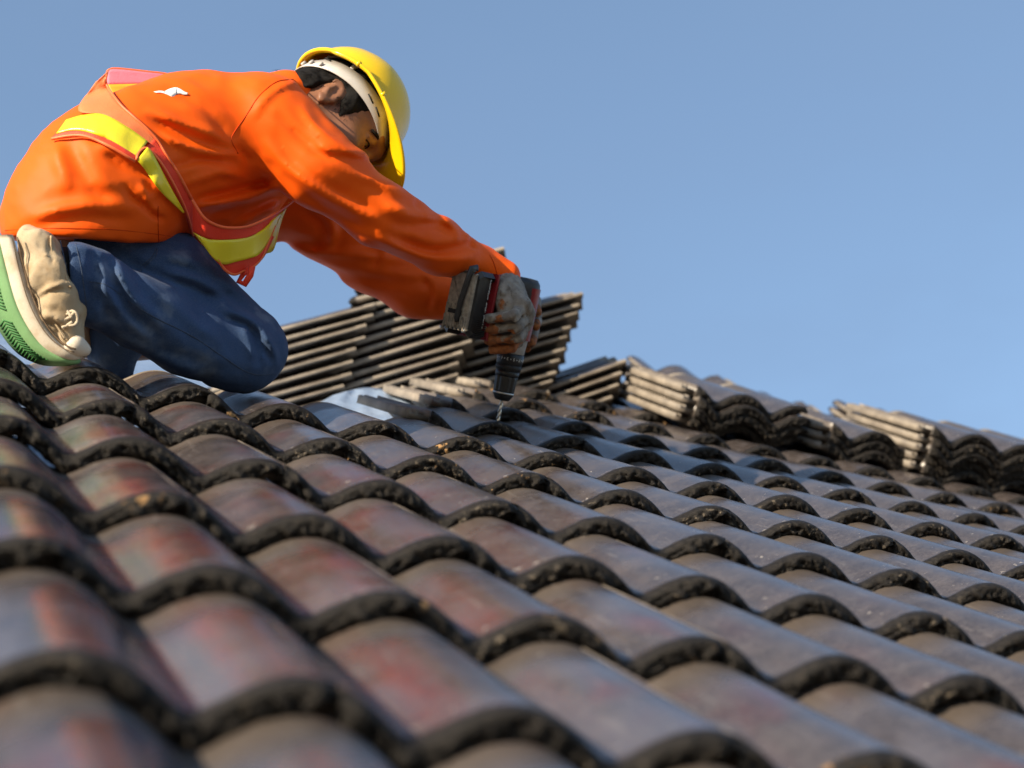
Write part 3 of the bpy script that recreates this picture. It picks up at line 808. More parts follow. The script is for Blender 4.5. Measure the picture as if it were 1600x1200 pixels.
near_z, far_z = (0, 2.93), (2.98, 9)
SF = [
    # sleeve, near arm
    ([(468, 165), (500, 205), (545, 236), (590, 252)], 9, .0075, near_z),
    ([(430, 175), (470, 215), (520, 250), (580, 275)], 8, -.006, near_z),
    ([(415, 215), (450, 262), (500, 298), (560, 330), (600, 345)], 9, .008, near_z),
    ([(480, 235), (520, 245), (560, 248), (590, 252)], 7, -.006, near_z),
    ([(490, 225), (540, 262), (610, 292), (650, 315)], 10, .006, near_z),
    ([(440, 270), (500, 320), (560, 352), (620, 380)], 9, -.005, near_z),
    ([(590, 335), (630, 352), (680, 352), (730, 372)], 10, -.0065, near_z),
    ([(600, 320), (650, 335), (690, 345)], 9, .006, near_z),
    ([(560, 352), (620, 385), (680, 405), (740, 400), (770, 390)], 9, .008, near_z),
    ([(620, 372), (670, 390), (720, 385), (760, 375)], 8, -.007, near_z),
    ([(690, 340), (705, 352), (720, 375)], 7, .006, near_z),
    ([(640, 300), (665, 322), (670, 350)], 9, .004, near_z),
    ([(735, 400), (755, 400), (775, 410)], 5, -.005, near_z),
    # armhole seam
    ([(462, 122), (432, 128), (405, 150), (385, 180), (366, 207), (362, 218)], 2.2, -.006, near_z),
    ([(470, 128), (440, 135), (414, 156), (394, 186)], 6, .003, near_z),
    # back and side, pulling from the armpit
    ([(362, 218), (320, 205), (280, 190), (225, 170)], 9, .007, near_z),
    ([(368, 235), (320, 226), (270, 205), (230, 180)], 8, -.007, near_z),
    ([(372, 245), (330, 240), (285, 225), (250, 205)], 8, .007, near_z),
    ([(365, 225), (330, 180), (300, 158), (270, 150)], 9, -.005, near_z),
    ([(370, 250), (320, 248), (285, 256), (262, 262)], 8, -.008, near_z),
    ([(385, 275), (345, 270), (310, 280), (285, 290)], 8, .008, near_z),
    ([(440, 290), (395, 308), (345, 318), (310, 322)], 8, .009, near_z),
    ([(430, 280), (385, 292), (340, 304), (300, 312)], 8, -.009, near_z),
    ([(440, 305), (400, 325), (360, 345)], 8, -.007, near_z),
    ([(392, 255), (378, 238), (366, 228)], 6, -.006, near_z),
    # lower back and hip
    ([(85, 218), (95, 260), (108, 300)], 14, .006, near_z),
    ([(110, 225), (130, 265), (150, 300), (190, 330)], 13, -.006, near_z),
    ([(192, 286), (205, 305), (222, 318), (240, 335), (262, 345)], 5, -.009, near_z),
    ([(215, 290), (232, 305), (228, 318)], 7, .008, near_z),
    ([(50, 345), (100, 325), (170, 318), (220, 330)], 12, .006, near_z),
    ([(30, 358), (90, 345), (150, 340), (210, 345)], 10, -.005, near_z),
    ([(160, 235), (200, 262), (240, 275)], 10, -.006, near_z),
    ([(150, 225), (185, 235), (210, 250)], 9, .006, near_z),
    ([(247, 335), (247, 360), (248, 384)], 2.5, -.006, near_z),
    ([(245, 270), (244, 300), (240, 315)], 4, .006, near_z),
    ([(20, 368), (100, 357), (180, 358), (245, 365), (310, 377)], 1.8, -.003, near_z),
    # far sleeve
    ([(470, 330), (500, 345), (505, 372), (480, 395)], 9, -.008, far_z),
    ([(480, 320), (520, 350), (515, 385)], 9, .007, far_z),
    ([(430, 385), (500, 395), (580, 400), (650, 410)], 9, .007, far_z),
    ([(440, 405), (520, 425), (600, 440), (690, 445)], 9, -.006, far_z),
    ([(560, 375), (590, 395), (580, 420)], 8, -.007, far_z),
    ([(655, 430), (672, 455), (668, 485)], 6, -.006, far_z),
]
SF = [f for f in SF if f[1] > 3]
S.folds([(f[0], f[1] * (.80 if f[1] > 4 else 1), f[2] * (1.2 if f[1] > 4 else 1)) + tuple(f[3:]) for f in SF])
S.wrinkle(.0012, 30, 4)
S.wrinkle(.0007, 40, 18, stretch=(.8, -.45, .2), ridged=True)
S.wrinkle(.0010, 58, 28, stretch=(.8, -.45, .2), ridged=True)
S.wrinkle(.0004, 90, 8)
shirt, _ = field_obj('shirt', S, M_SHIRT, person, 3)
shirt['label'] = 'orange long sleeved work shirt'
M_STITCH = cloth_mat('dark_orange_stitching', (0.50, 0.040, 0.002), (0.58, 0.055, 0.003), 900, .6, .1)
def seam(fld, pts, z0, z1, r, mat, parent, off=.0004, name='seam'):
    p = resample(pts, max(10, len(pts) * 8)); z = fld.depth(p[:, 0], p[:, 1], off, z0, z1, 500)
    for _ in range(2): z = np.r_[z[0], .25 * z[:-2] + .5 * z[1:-1] + .25 * z[2:], z[-1]]
    return tube_obj(name, [q3(a, b, c) for (a, b), c in zip(p, z)], r, mat, parent, 6)
seam(S, [(458, 124), (432, 128), (405, 150), (385, 180), (366, 207), (362, 220), (372, 240)], 2.4, 2.95, .0010, M_STITCH, shirt)
seam(S, [(247, 322), (247, 345), (248, 380)], 2.4, 2.95, .0009, M_STITCH, shirt)
seam(S, [(8, 360), (60, 357), (120, 357), (180, 359), (246, 366), (300, 374)], 2.4, 2.95, .0007, M_STITCH, shirt)
seam(S, [(765, 398), (772, 412), (780, 440)], 2.8, 3.1, .0008, M_STITCH, shirt)
# white print on the back of the shirt
def zs(off, z0=2.4, z1=3.2): return lambda x, y: S.depth(x, y, off, z0, z1)
for a, b in [([(240, 143.3), (250, 141.8), (257, 142.6)], [(244, 144.6), (252, 145), (257, 146.2)]), ([(257, 143), (263, 139.6), (271, 137), (276, 136.6)], [(257, 146.2), (264, 149), (270, 151.4), (276, 147)]), ([(275.6, 136.4), (282, 139), (288, 143), (294, 145.2)], [(276, 147.2), (282, 146.4), (287, 148.2), (293, 148)])]:
    cloth_sheet('printed_lettering', a, b, zs(.002), M_PRINT, shirt, 10, 4, .0005)

# ------------------------------------------------------------------ vest
vest = empty('vest', origin_of(person), person); vest.location = (0, 0, 0)
tag(vest, 'red orange mesh safety vest with yellow tape')
T_ARM = [(166, 131), (186, 161), (207, 181), (228, 200), (245, 218), (257, 238), (279, 272), (300, 312), (318, 339), (336, 351), (358, 356), (390, 353), (426, 336), (448, 322), (464, 309)]
cloth_sheet('mesh_panel', [(168, 112), (166, 131), (186, 161), (228, 200), (255, 238)], [(150, 128), (122, 172), (162, 179), (200, 200), (232, 222)], zs(.006), M_VEST2, vest, 40, 10)
cloth_sheet('reflective_tape', [(104, 187), (130, 180), (162, 179), (200, 199), (231, 221)], [(88, 209), (110, 204), (135, 206), (170, 219), (212, 246)], zs(.0075), M_REFL, vest, 40, 8, rip=.0012, seed=2)
cloth_sheet('mesh_panel', [(88, 208), (110, 203), (135, 205), (170, 218), (214, 244)], [(80, 216), (108, 211), (134, 212), (168, 227), (211, 251)], zs(.006), M_VEST, vest, 40, 4)
cloth_sheet('mesh_panel', [(242, 216), (257, 238), (279, 272), (300, 312), (318, 339), (336, 351)], [(228, 230), (244, 248), (266, 290), (288, 332), (298, 362), (316, 382)], zs(.006, 2.4, 2.9), M_VEST, vest, 40, 6)
cloth_sheet('reflective_tape', [(230, 230), (240, 242), (262, 284), (288, 331)], [(214, 250), (224, 262), (250, 298), (286, 333)], zs(.008, 2.4, 2.9), M_REFL, vest, 30, 5, rip=.001)
# raised loop behind the back: inside of the far half of the vest
zl = lambda x, y: 2.83 + (x - 170) / 130 * .05 - (y - 110) * .0006
cloth_sheet('mesh_underside', [(168, 111), (180, 108), (230, 113), (266, 118), (300, 131)], [(167, 133), (182, 133), (230, 131), (266, 126), (300, 132)], zl, M_PINK, vest, 30, 6)
cloth_sheet('reflective_tape', [(167, 132), (182, 132), (230, 130), (266, 124), (300, 131)], [(178, 153), (190, 156), (230, 148), (266, 140), (302, 136)], lambda x, y: zl(x, y) - .002, M_TAPE2, vest, 30, 6, rip=.002)
# hanging front panel
zf = lambda x, y: np.interp(x, [295, 320, 360, 400, 430, 465], [2.655, 2.64, 2.66, 2.70, 2.76, 2.86]) + (y - 350) * .0004
cloth_sheet('mesh_panel', [(300, 312), (318, 339), (336, 351), (358, 356), (390, 353), (426, 336), (448, 322), (462, 310)], [(300, 362), (316, 370), (334, 375), (360, 375), (386, 371), (412, 358), (432, 338), (446, 327)], zf, M_VEST, vest, 44, 8, rip=.003, seed=5)
cloth_sheet('reflective_tape', [(302, 363), (316, 370), (334, 374.5), (360, 374.5), (386, 370.5), (412, 357.5), (430, 339), (445, 328)], [(322, 388), (334, 404), (350, 413), (368, 409), (388, 404), (406, 396), (424, 368), (434, 346)], lambda x, y: zf(x, y) - .003, M_REFL, vest, 44, 8, rip=.003, seed=5)
cloth_sheet('mesh_panel', [(322, 388), (334, 404), (350, 412), (368, 408), (388, 403), (406, 395), (424, 367)], [(340, 405), (352, 422), (366, 429), (380, 424), (397, 416), (412, 402), (428, 370)], zf, M_VEST, vest, 36, 5, rip=.003, seed=5)
cloth_sheet('reflective_tape', [(432, 340), (443, 328), (452, 316)], [(414, 397), (428, 389), (436, 350)], lambda x, y: zf(x, y) + .045, M_REFL, vest, 14, 8, rip=.002)
def trim(pts, zfun, r=.0023):
    p = resample(pts, max(12, len(pts) * 7)); z = zfun(p[:, 0], p[:, 1])
    for _ in range(4): z = np.r_[z[0], .25 * z[:-2] + .5 * z[1:-1] + .25 * z[2:], z[-1]]
    tube_obj('edge_binding', [q3(a, b, c) for (a, b), c in zip(p, z)], r, M_TRIM, vest, 7, .7)
trim([(168, 111), (166, 131), (186, 161), (207, 181), (228, 200), (245, 218), (257, 238), (279, 272), (300, 312)], zs(.008))
trim([(300, 312), (318, 339), (336, 351), (358, 356), (390, 353), (426, 336), (448, 322), (464, 309)], lambda x, y: zf(x, y) - .002)
trim([(80, 217), (108, 212), (134, 213), (168, 227), (211, 252)], zs(.008))
trim([(213, 250), (217, 238), (228, 231), (240, 240), (257, 262), (276, 296), (292, 332), (302, 368)], zs(.008, 2.4, 2.9))
trim([(168, 111), (180, 107), (230, 112), (266, 117), (302, 132)], zl)
trim([(340, 405), (352, 422), (366, 429), (380, 424), (397, 416), (410, 402), (418, 382), (430, 353)], lambda x, y: zf(x, y) - .003)
tube_obj('tie_tape', [q3(394, 416, 2.70), q3(391, 430, 2.70), q3(382, 444, 2.705), q3(373, 440, 2.71), q3(380, 428, 2.71), q3(392, 418, 2.705)], .0055, M_VEST, vest, 6, .3)

# ------------------------------------------------------------------ jeans
J = Field((-.98, -.20, 2.44), (-.26, .36, 3.22), .0048)
J.chain([q3(60, 345, 2.72), q3(105, 350, 2.715), q3(250, 452, 2.74), q3(378, 540, 2.77)], [.125, .112, .093, .066], .03)
J.chain([q3(60, 340, 2.95), q3(105, 345, 2.95), q3(250, 440, 2.98), q3(345, 520, 3.02)], [.125, .112, .085, .06], .04)
J.chain([q3(383, 552, 2.765), q3(360, 548, 2.75)], [.065, .068], .02)
J.chain([q3(372, 553, 2.745), q3(300, 528, 2.70), q3(215, 484, 2.635), q3(150, 455, 2.585), q3(108, 430, 2.55)], [.060, .062, .060, .054, .051], .008)
J.half(q3(112, 428, 2.55), np.array([-.92, -.10, -.12]), .004)
J.chain([q3(325, 520, 3.02), q3(235, 500, 2.97), q3(178, 530, 2.94)], [.055, .050, .042], .02)
J.chain([q3(172, 530, 2.94), q3(174, 592, 2.94)], [.040, .036], .02)
J.half(q3(180, 592, 2.94), np.array([0, -1, 0]), .004) if False else None
nr, nc = (0, 2.75), (0, 2.80)
JF = [
    ([(100, 376), (130, 384), (165, 395), (200, 412), (260, 440), (320, 462)], 7, .006, nc),
    ([(175, 395), (215, 418), (270, 440), (320, 458), (352, 475)], 7, -.011, nc),
    ([(260, 425), (310, 432), (355, 458)], 9, .008, nc),
    ([(250, 412), (300, 425), (340, 448), (380, 480)], 7, -.007, nc),
    ([(240, 398), (290, 405), (340, 425), (372, 455)], 9, .005, nc),
    ([(330, 470), (370, 490), (400, 505), (430, 540)], 8, .006, nc),
    ([(345, 495), (378, 505), (402, 525), (428, 570)], 6, -.008, nc),
    ([(378, 500), (388, 530), (398, 570)], 6, .005, nc),
    ([(395, 515), (402, 540), (405, 575)], 5, -.005, nc),
    ([(410, 520), (425, 545), (432, 575)], 5, .005, nc),
    ([(180, 405), (195, 440), (215, 475), (250, 505)], 9, .006, nr),
    ([(165, 400), (180, 440), (200, 480), (240, 520)], 9, -.007, nr),
    ([(140, 395), (150, 430), (145, 470), (130, 500)], 8, -.007, nr),
    ([(150, 440), (170, 460), (200, 500), (250, 545)], 8, .006, nr),
    ([(130, 440), (160, 470), (175, 505)], 8, -.006, nr),
    ([(215, 410), (245, 455), (300, 500), (350, 540)], 10, .004, nr),
    ([(200, 470), (240, 495), (300, 525), (345, 555), (390, 583), (430, 585)], 2.0, -.004, nc),
    ([(200, 530), (260, 565), (320, 585)], 9, .005, nr),
    ([(118, 378), (128, 420), (136, 470), (140, 500)], 2.2, -.005, nr),
    ([(242, 384), (240, 395), (228, 408), (215, 420)], 2.5, -.004, nc),
]
JF = [f for f in JF if f[1] > 3]
J.folds([(f[0], f[1], f[2] * (1.3 if f[1] > 3 else 1.0)) + tuple(f[3:]) for f in JF])
J.wrinkle(.0020, 40, 14); J.wrinkle(.0014, 60, 24, stretch=(.8, -.5, .2), ridged=True); J.wrinkle(.0007, 120, 15)
jeans, _ = field_obj('jeans', J, M_DENIM, person, 2)
M_THREAD = plain('faded_seam', (0.055, 0.075, 0.12), .8, .1, var=.3, scale=400)
for pts in ([(200, 470), (240, 495), (300, 525), (345, 555), (390, 583), (430, 585)], [(118, 380), (127, 420), (134, 470), (136, 492)], [(243, 388), (240, 398), (228, 410), (214, 422)], [(246, 389), (243, 400), (231, 412), (217, 425)]):
    seam(J, pts, 2.4, 2.9, .0009, M_THREAD, jeans)
for pts in ([(196, 466), (165, 445), (140, 440)], [(94, 376), (104, 420), (116, 474)]):
    seam(J, pts, 2.4, 2.9, .0008, M_THREAD, jeans)
# sock between cuff and shoe
K = Field((-.80, .02, 2.46), (-.62, .27, 2.66), .005)
K.chain([q3(103, 430, 2.555), q3(84, 436, 2.545)], [.043, .042], .01)
K.half(q3(88, 390, 2.545), np.array([-.4, 1, 0]), .01) if False else None
field_obj('sock', K, M_SOCK, person)
# ------------------------------------------------------------------ shoe
shoe = empty('shoe', (0, 0, 0), person); tag(shoe, 'worn cream canvas sneaker with green sole')
ZS = 2.485
NB = resample([(2, 366), (12, 418), (25, 470), (43, 508), (68, 540), (98, 557), (122, 561), (141, 558)], 40)   # foxing, edge at the tread
NA = resample([(24, 365), (36, 418), (52, 470), (72, 510), (94, 535), (112, 545), (126, 547), (141, 545)], 40)  # foxing, edge at the upper
WD = np.array([-.64, -.07, .77]) * .092
def shoe_ring(t):     # sole width along its length
    return .80 + .20 * math.sin(math.pi * min(1, max(0, t)) ** .9) if t < .80 else (.80 + .20 * math.sin(math.pi * t ** .9)) * max(.42, 1 - .58 * ((t - .80) / .20) ** 2.2)
Vf, Ff, Vg, Fg, NO = [], [], [], [], []
for i in range(40):
    t = i / 39; w = WD * shoe_ring(t)
    a, b = q3(*NA[i], ZS), q3(*NB[i], ZS)
    pr = [a, a * .35 + b * .65 + np.array([0, 0, -.003]), b]
    inw = (a - b) / np.linalg.norm(a - b)
    mid = WD * .5; wa = (w - WD) * .5
    n0, n1 = a - wa, a + WD + wa; m0, m1 = b - wa, b + WD + wa
    Vf += [n0, (n0 + m0) / 2 - WD * .03, m0, m1, (n1 + m1) / 2 + WD * .03, n1]
    tgt = NB[min(i + 1, 39)] - NB[max(i - 1, 0)]; tgt = np.array([tgt[0], -tgt[1], 0]); no = np.cross(tgt, WD); no /= np.linalg.norm(no)
    if no @ inw > 0: no = -no
    NO.append(no)
    Vg += [m0 - no * .004 + WD * .02, m0 + no * .005 + WD * .03, m0 * .5 + m1 * .5 + no * .007, m1 + no * .005 - WD * .03, m1 - no * .004 - WD * .02]
for i in range(39):
    for k in range(6):
        Ff.append((i * 6 + k, i * 6 + (k + 1) % 6, (i + 1) * 6 + (k + 1) % 6, (i + 1) * 6 + k))
    for k in range(5):
        Fg.append((i * 5 + k, i * 5 + (k + 1) % 5, (i + 1) * 5 + (k + 1) % 5, (i + 1) * 5 + k))
Ff += [tuple(range(6)), tuple(39 * 6 + k for k in range(6))]; Fg += [tuple(range(5)), tuple(39 * 5 + k for k in range(5))]
obj('foxing_band', mesh_data('foxing_band', to_world(Vf), Ff, M_FOX), shoe)
out = obj('outsole', mesh_data('outsole', to_world(Vg), Fg, M_GREEN), shoe)
# tread bars standing proud of the outsole
gv, gf = [], []
for i in np.arange(5, 32, .8):
    i0 = int(i); fr = i - i0
    b = q3(*(NB[i0] * (1 - fr) + NB[i0 + 1] * fr), ZS); no = NO[i0]; tg = np.cross(no, WD); tg /= np.linalg.norm(tg)
    if 17 < i < 19.5: continue
    for lo, hi, d in ((.30, .55, .007), (.55, .80, -.007)):
        p = b + WD * lo + no * .0066; q = b + WD * hi + no * .0066 + tg * d
        if d < 0: p = p + tg * .007; q = q + tg * .007
        V, Fc = tube([p, q], .0017, 4, .7); bb = len(gv); gv += V; gf += [tuple(x + bb for x in f) for f in Fc]
o = obj('tread', mesh_data('tread', to_world(gv), gf, plain('dark_green_rubber', (0.04, 0.16, 0.045), .6, .3)), out); o['kind'] = 'stuff'
U = Field((-.84, .02, 2.44), (-.60, .26, 2.66), .0036)
hw = WD * .5
def up_pt(px, py, f): return q3(px, py, ZS + .012 + .075 * f)
for f in (.20, .5, .80):
    U.chain([up_pt(48, 372, f), up_pt(68, 430, f), up_pt(86, 482, f), up_pt(104, 524, f)], [.019, .026, .026, .018], .02)
    U.chain([up_pt(66, 375, f), up_pt(86, 440, f), up_pt(98, 480, f)], [.017, .022, .022], .02)
U.chain([up_pt(98, 470, .5), up_pt(104, 515, .5)], [.030, .020], .02)
U.half(q3(84, 368, ZS), np.array([.35, 1, -.02]), .006)
U.half(q3(88, 395, ZS), np.array([1, .42, -.05]), .008)
U.folds([([(55, 465), (80, 448), (105, 442), (118, 450)], 3, .004), ([(58, 468), (82, 455), (108, 452)], 3, -.004), ([(62, 492), (85, 495), (100, 508)], 5, .005), ([(70, 505), (88, 508), (98, 525)], 4, -.005),
         ([(50, 378), (62, 392), (72, 398), (84, 408)], 3, .003), ([(78, 372), (79, 395), (86, 418)], 3, -.003)])
U.wrinkle(.002, 120, 21); U.wrinkle(.0009, 300, 22)
field_obj('upper', U, M_CANVAS, shoe)
Tc = Field((-.80, .0, 2.43), (-.56, .12, 2.64), .0036)
for f in (.05, .4, .75): Tc.chain([up_pt(100, 541, f), up_pt(118, 541, f + .05), up_pt(133, 547, f + .12)], [.013, .0145, .009], .012)
Tc.half(q3(104, 530, ZS), np.array([-.8, .6, 0]), .008)
field_obj('toe_cap', Tc, M_FOX, shoe)
M_LACE = cloth_mat('dirty_lace', (0.50, 0.42, 0.31), (0.60, 0.52, 0.41), 600, .85, .1, 0, .3)
for pts in ([(104, 492), (112, 486), (119, 490), (121, 499), (117, 507), (108, 508)], [(98, 480), (106, 487), (112, 497)], [(100, 500), (108, 496), (116, 488)], [(97, 512), (105, 508), (113, 503)]):
    tube_obj('shoelace', [up_pt(x, y, -.14 + .02 * math.sin(i * .5)) for i, (x, y) in enumerate(smooth_line(pts, 5))], .0023, M_LACE, shoe, 6, .6)
M_HOLE = plain('dark_eyelet', (0.02, 0.016, 0.012), .7, .2)
for x, y in ((106, 462), (102, 478), (107, 496)):
    ball('eyelet', up_pt(x, y, -.02), .0034, M_HOLE, shoe)
tube_obj('canvas_seam', [up_pt(x, y, -.06) for x, y in smooth_line([(52, 468), (66, 456), (82, 447), (98, 442), (112, 449)], 5)], .0016, M_CANVAS, shoe, 5)
tube_obj('canvas_seam', [up_pt(x, y, -.09) for x, y in smooth_line([(58, 492), (70, 490), (80, 497), (92, 514), (102, 530)], 5)], .0018, M_CANVAS, shoe, 5)
tube_obj('canvas_seam', [up_pt(x, y, -.02) for x, y in smooth_line([(80, 368), (81, 392), (90, 412), (102, 432), (112, 449)], 5)], .0020, M_CANVAS, shoe, 5)
M_LINE = plain('dirty_joint_line', (0.16, 0.11, 0.07), .9, .1, var=.3)
tube_obj('joint_line', [q3(a + 1.5, b - .5, ZS - .003) for a, b in NA[1:-4]], .0013, M_LINE, shoe, 5)
tube_obj('joint_line', [q3(*(NA[i] * .72 + NB[i] * .28), ZS - .0045) for i in range(1, 36)], .0008, M_LINE, shoe, 5)
# far shoe, mostly hidden; enlarged and moved to shade the far trouser leg
FS = Field((-.92, -.02, 2.78), (-.64, .24, 3.0), .006)
FS.chain([q3(118, 532, 2.92), q3(82, 490, 2.88), q3(52, 435, 2.86)], [.034, .040, .040], .02)
field_obj('shoe', FS, M_CANVAS, person)
# ------------------------------------------------------------------ hard hat
hat = empty('hard_hat', (0, 0, 0), person); tag(hat, 'yellow hard hat with a grey head band')
def hat_rim(w):
    """rim half way point in head axes for the angle w (0 front)"""
    a = math.cos(w); s = math.sin(w)
    f = .128 * a if a > 0 else .127 * a
    pk = max(0, a) ** 1.5
    return np.array([f + .058 * pk, .046 + .020 * (1 - abs(a)) ** .9 - .004 * pk + (.004 if a < -.6 else 0), .113 * s * (1 + .06 * pk)])
NW, NT = 72, 22
def hat_shell(off):
    V = []
    for it in range(NT + 1):
        t = it / NT
        for iw in range(NW):
            w = 2 * math.pi * iw / NW; r = hat_rim(w); a, s = math.cos(w), math.sin(w)
            base = np.array([.119 * a - .002, r[1] + .012, .100 * s])
            if t < .16:                                        # brim, flared
                u = t / .16; u2 = u ** .8
                p = r * (1 - u2) + base * u2
                p[1] = r[1] + .012 * u ** 1.6 - (.016 * max(0, a) ** 2) * (1 - u)
                k = off
            else:
                u = (t - .16) / .84; ph = u * math.pi / 2
                rad = math.cos(ph) ** .82; hh = .112 * math.sin(ph) ** 1.0
                p = np.array([base[0] * rad, base[1] + (.176 - base[1]) * (hh / .112), base[2] * rad])
                p[1] += .0035 * math.exp(-(p[2] / .016) ** 2) * (u > .12) * min(1, (u - .12) * 5)   # centre ridge
                k = off
            n = p - np.array([0, .05, 0]); n = n / (np.linalg.norm(n) + 1e-9)
            V.append(p - n * k)
    return V
Vo, Vi = hat_shell(0), hat_shell(.0032)
Fh = []
for layer, b in ((0, 0), (1, (NT + 1) * NW)):
    for it in range(NT):
        for iw in range(NW):
            q = (b + it * NW + iw, b + it * NW + (iw + 1) % NW, b + (it + 1) * NW + (iw + 1) % NW, b + (it + 1) * NW + iw)
            Fh.append(q if layer else q[::-1])
for iw in range(NW): Fh.append((iw, (iw + 1) % NW, (NT + 1) * NW + (iw + 1) % NW, (NT + 1) * NW + iw))
wob = [hp(*p) for p in Vo + Vi]
obj('shell', mesh_data('shell', to_world(wob), Fh, M_HELMET), hat)
rimp = [hp(*(hat_rim(2 * math.pi * i / NW) + np.array([0, -.016 * max(0, math.cos(2 * math.pi * i / NW)) ** 2, 0]))) for i in range(NW + 1)]
tube_obj('rim', rimp, .0036, M_HELMET, hat, 8)
# head band and its cradle straps
bv, bf = [], []; NBD = 64
for i in range(NBD + 1):
    w = 2 * math.pi * i / NBD; a, s = math.cos(w), math.sin(w)
    hgt = .033 if abs(a) < .75 else .027
    lo = .030 + .010 * a + (-.006 * max(0, -a)) + .010 * max(0, abs(s) - .6)
    for th in (0, .0018):
        for b_ in (lo, lo + hgt):
            bv.append(hp((.110 - th) * a - .003, b_, (.0905 - th) * s))
for i in range(NBD):
    a0, a1 = i * 4, i * 4 + 4
    bf += [(a0, a1, a1 + 1, a0 + 1), (a0 + 2, a0 + 3, a1 + 3, a1 + 2), (a0 + 1, a1 + 1, a1 + 3, a0 + 3), (a0, a0 + 2, a1 + 2, a1)]
hb = obj('head_band', mesh_data('head_band', to_world(bv), bf, M_BAND), hat)
for w in (.75, 1.9, 2.6, -.75, -1.9, -2.6, 3.3):
    a, s = math.cos(w), math.sin(w)
    tube_obj('strap', [hp(.100 * a, .05, .081 * s), hp(.104 * a, .075, .088 * s), hp(.085 * a, .125, .072 * s), hp(.03 * a, .150, .025 * s)], .004, M_BAND, hb, 6, .35)
def plate(name, c, u, v, n, su, sv, sn, mat, parent, bev=.15):
    """small bevelled block centred on c with half sizes along u, v, n (camera axes)"""
    u, v, n = [np.array(x) / np.linalg.norm(x) for x in (u, v, n)]; c = np.array(c); b = bev * min(su, sv, sn)
    V, Fc = [], []
    ring = []
    for (sn_, in_) in ((-1, b), (-1 + b / sn, 0), (1 - b / sn, 0), (1, b)):
        r = []
        for (x, y) in ((-1, -1), (1, -1), (1, 1), (-1, 1)):
            r += [(x * (su - in_) - (x * b if y * x > 0 else 0), y * (sv - in_) - (y * b if y * x < 0 else 0)), (x * (su - in_) - (x * b if y * x < 0 else 0), y * (sv - in_) - (y * b if y * x > 0 else 0))]
        ring.append([c + u * p[0] + v * p[1] + n * sn_ * sn for p in r])
    for r in ring: V += r
    m = 8
    for k in range(3):
        for i in range(m): Fc.append((k * m + i, k * m + (i + 1) % m, (k + 1) * m + (i + 1) % m, (k + 1) * m + i))
    Fc += [tuple(range(m))[::-1], tuple(3 * m + i for i in range(m))]
    return obj(name, mesh_data(name, to_world(V), Fc, mat, smooth=False), parent)
M_DARK = plain('black_slot', (0.012, 0.012, 0.012), .6, .2)
for w in (.95, 1.2, 2.3):
    a, s = math.cos(w), math.sin(w)
    tube_obj('slot', [hp(.1115 * math.cos(w - .09) - .003, .050, .0920 * math.sin(w - .09)), hp(.1115 * math.cos(w + .09) - .003, .052, .0920 * math.sin(w + .09))], .0016, M_DARK, hb, 5, .5)
for w in (2.25, 2.5, 2.75):
    a, s = math.cos(w), math.sin(w)
    tube_obj('clip', [hp(.112 * a - .003, .024, .0925 * s), hp(.113 * a - .003, .033, .0930 * s)], .003, M_BAND, hb, 6)
for w in (1.25, 1.75):
    r = hat_rim(w); tube_obj('lug', [hp(*(r + [0, -.004, 0])), hp(*(r + [0, .005, .001]))], .0042, M_HELMET, hat, 8)

# ------------------------------------------------------------------ cordless drill
M_BLACKP = plain('black_plastic', (0.018, 0.018, 0.019), .42, .45, var=.25, scale=90, bump=.15)
M_GREYP = plain('dusty_dark_plastic', (0.24, 0.205, 0.16), .62, .35, var=.28, scale=120, bump=.25)
M_REDP = plain('dark_red_plastic', (0.22, 0.012, 0.018), .38, .45, var=.15, scale=60)
M_STEEL = plain('worn_steel', (0.55, 0.52, 0.47), .35, .5, metal=1.0, var=.15, scale=90)
M_SILV = plain('silver_paint', (0.42, 0.41, 0.40), .4, .5, var=.15, scale=90)
M_WHITEP = plain('white_marking', (0.75, 0.75, 0.72), .5, .4, var=.03)
drill = empty('cordless_drill', to_world(q3(778, 656, 3.06)))
tag(drill, 'black and red cordless drill held point down on a roof tile', 'drill')
TIP = q3(778, 656, 3.06)
DA = np.array([.195, .975, -.055]); DA /= np.linalg.norm(DA)
DH = np.array([-.60, .13, -.79]); DH -= DA * (DH @ DA); DH /= np.linalg.norm(DH)
DS = np.cross(DA, DH)
if DS[0] < 0: DS = -DS
def dp(s, h=0, w=0): return TIP + DA * s + DH * h + DS * w
def turned(name, prof, mat, parent, seg=32, flute=0, fd=0.0, sq=1.0):
    V, Fc = [], []
    for s_, r in prof:
        for k in range(seg):
            w = 2 * math.pi * k / seg; rr = r - (fd * (.5 + .5 * math.cos(w * flute)) ** 2 if flute else 0)
            V.append(dp(s_) + rr * (DH * math.cos(w) * sq + DS * math.sin(w)))
    for i in range(len(prof) - 1):
        for k in range(seg): Fc.append((i * seg + k, i * seg + (k + 1) % seg, (i + 1) * seg + (k + 1) % seg, (i + 1) * seg + k))
    Fc += [tuple(range(seg))[::-1], tuple((len(prof) - 1) * seg + k for k in range(seg))]
    o = obj(name, mesh_data(name, to_world(V), Fc, mat), parent)
    for p in o.data.polygons:
        if len(p.vertices) > 4: p.use_smooth = False
    return o
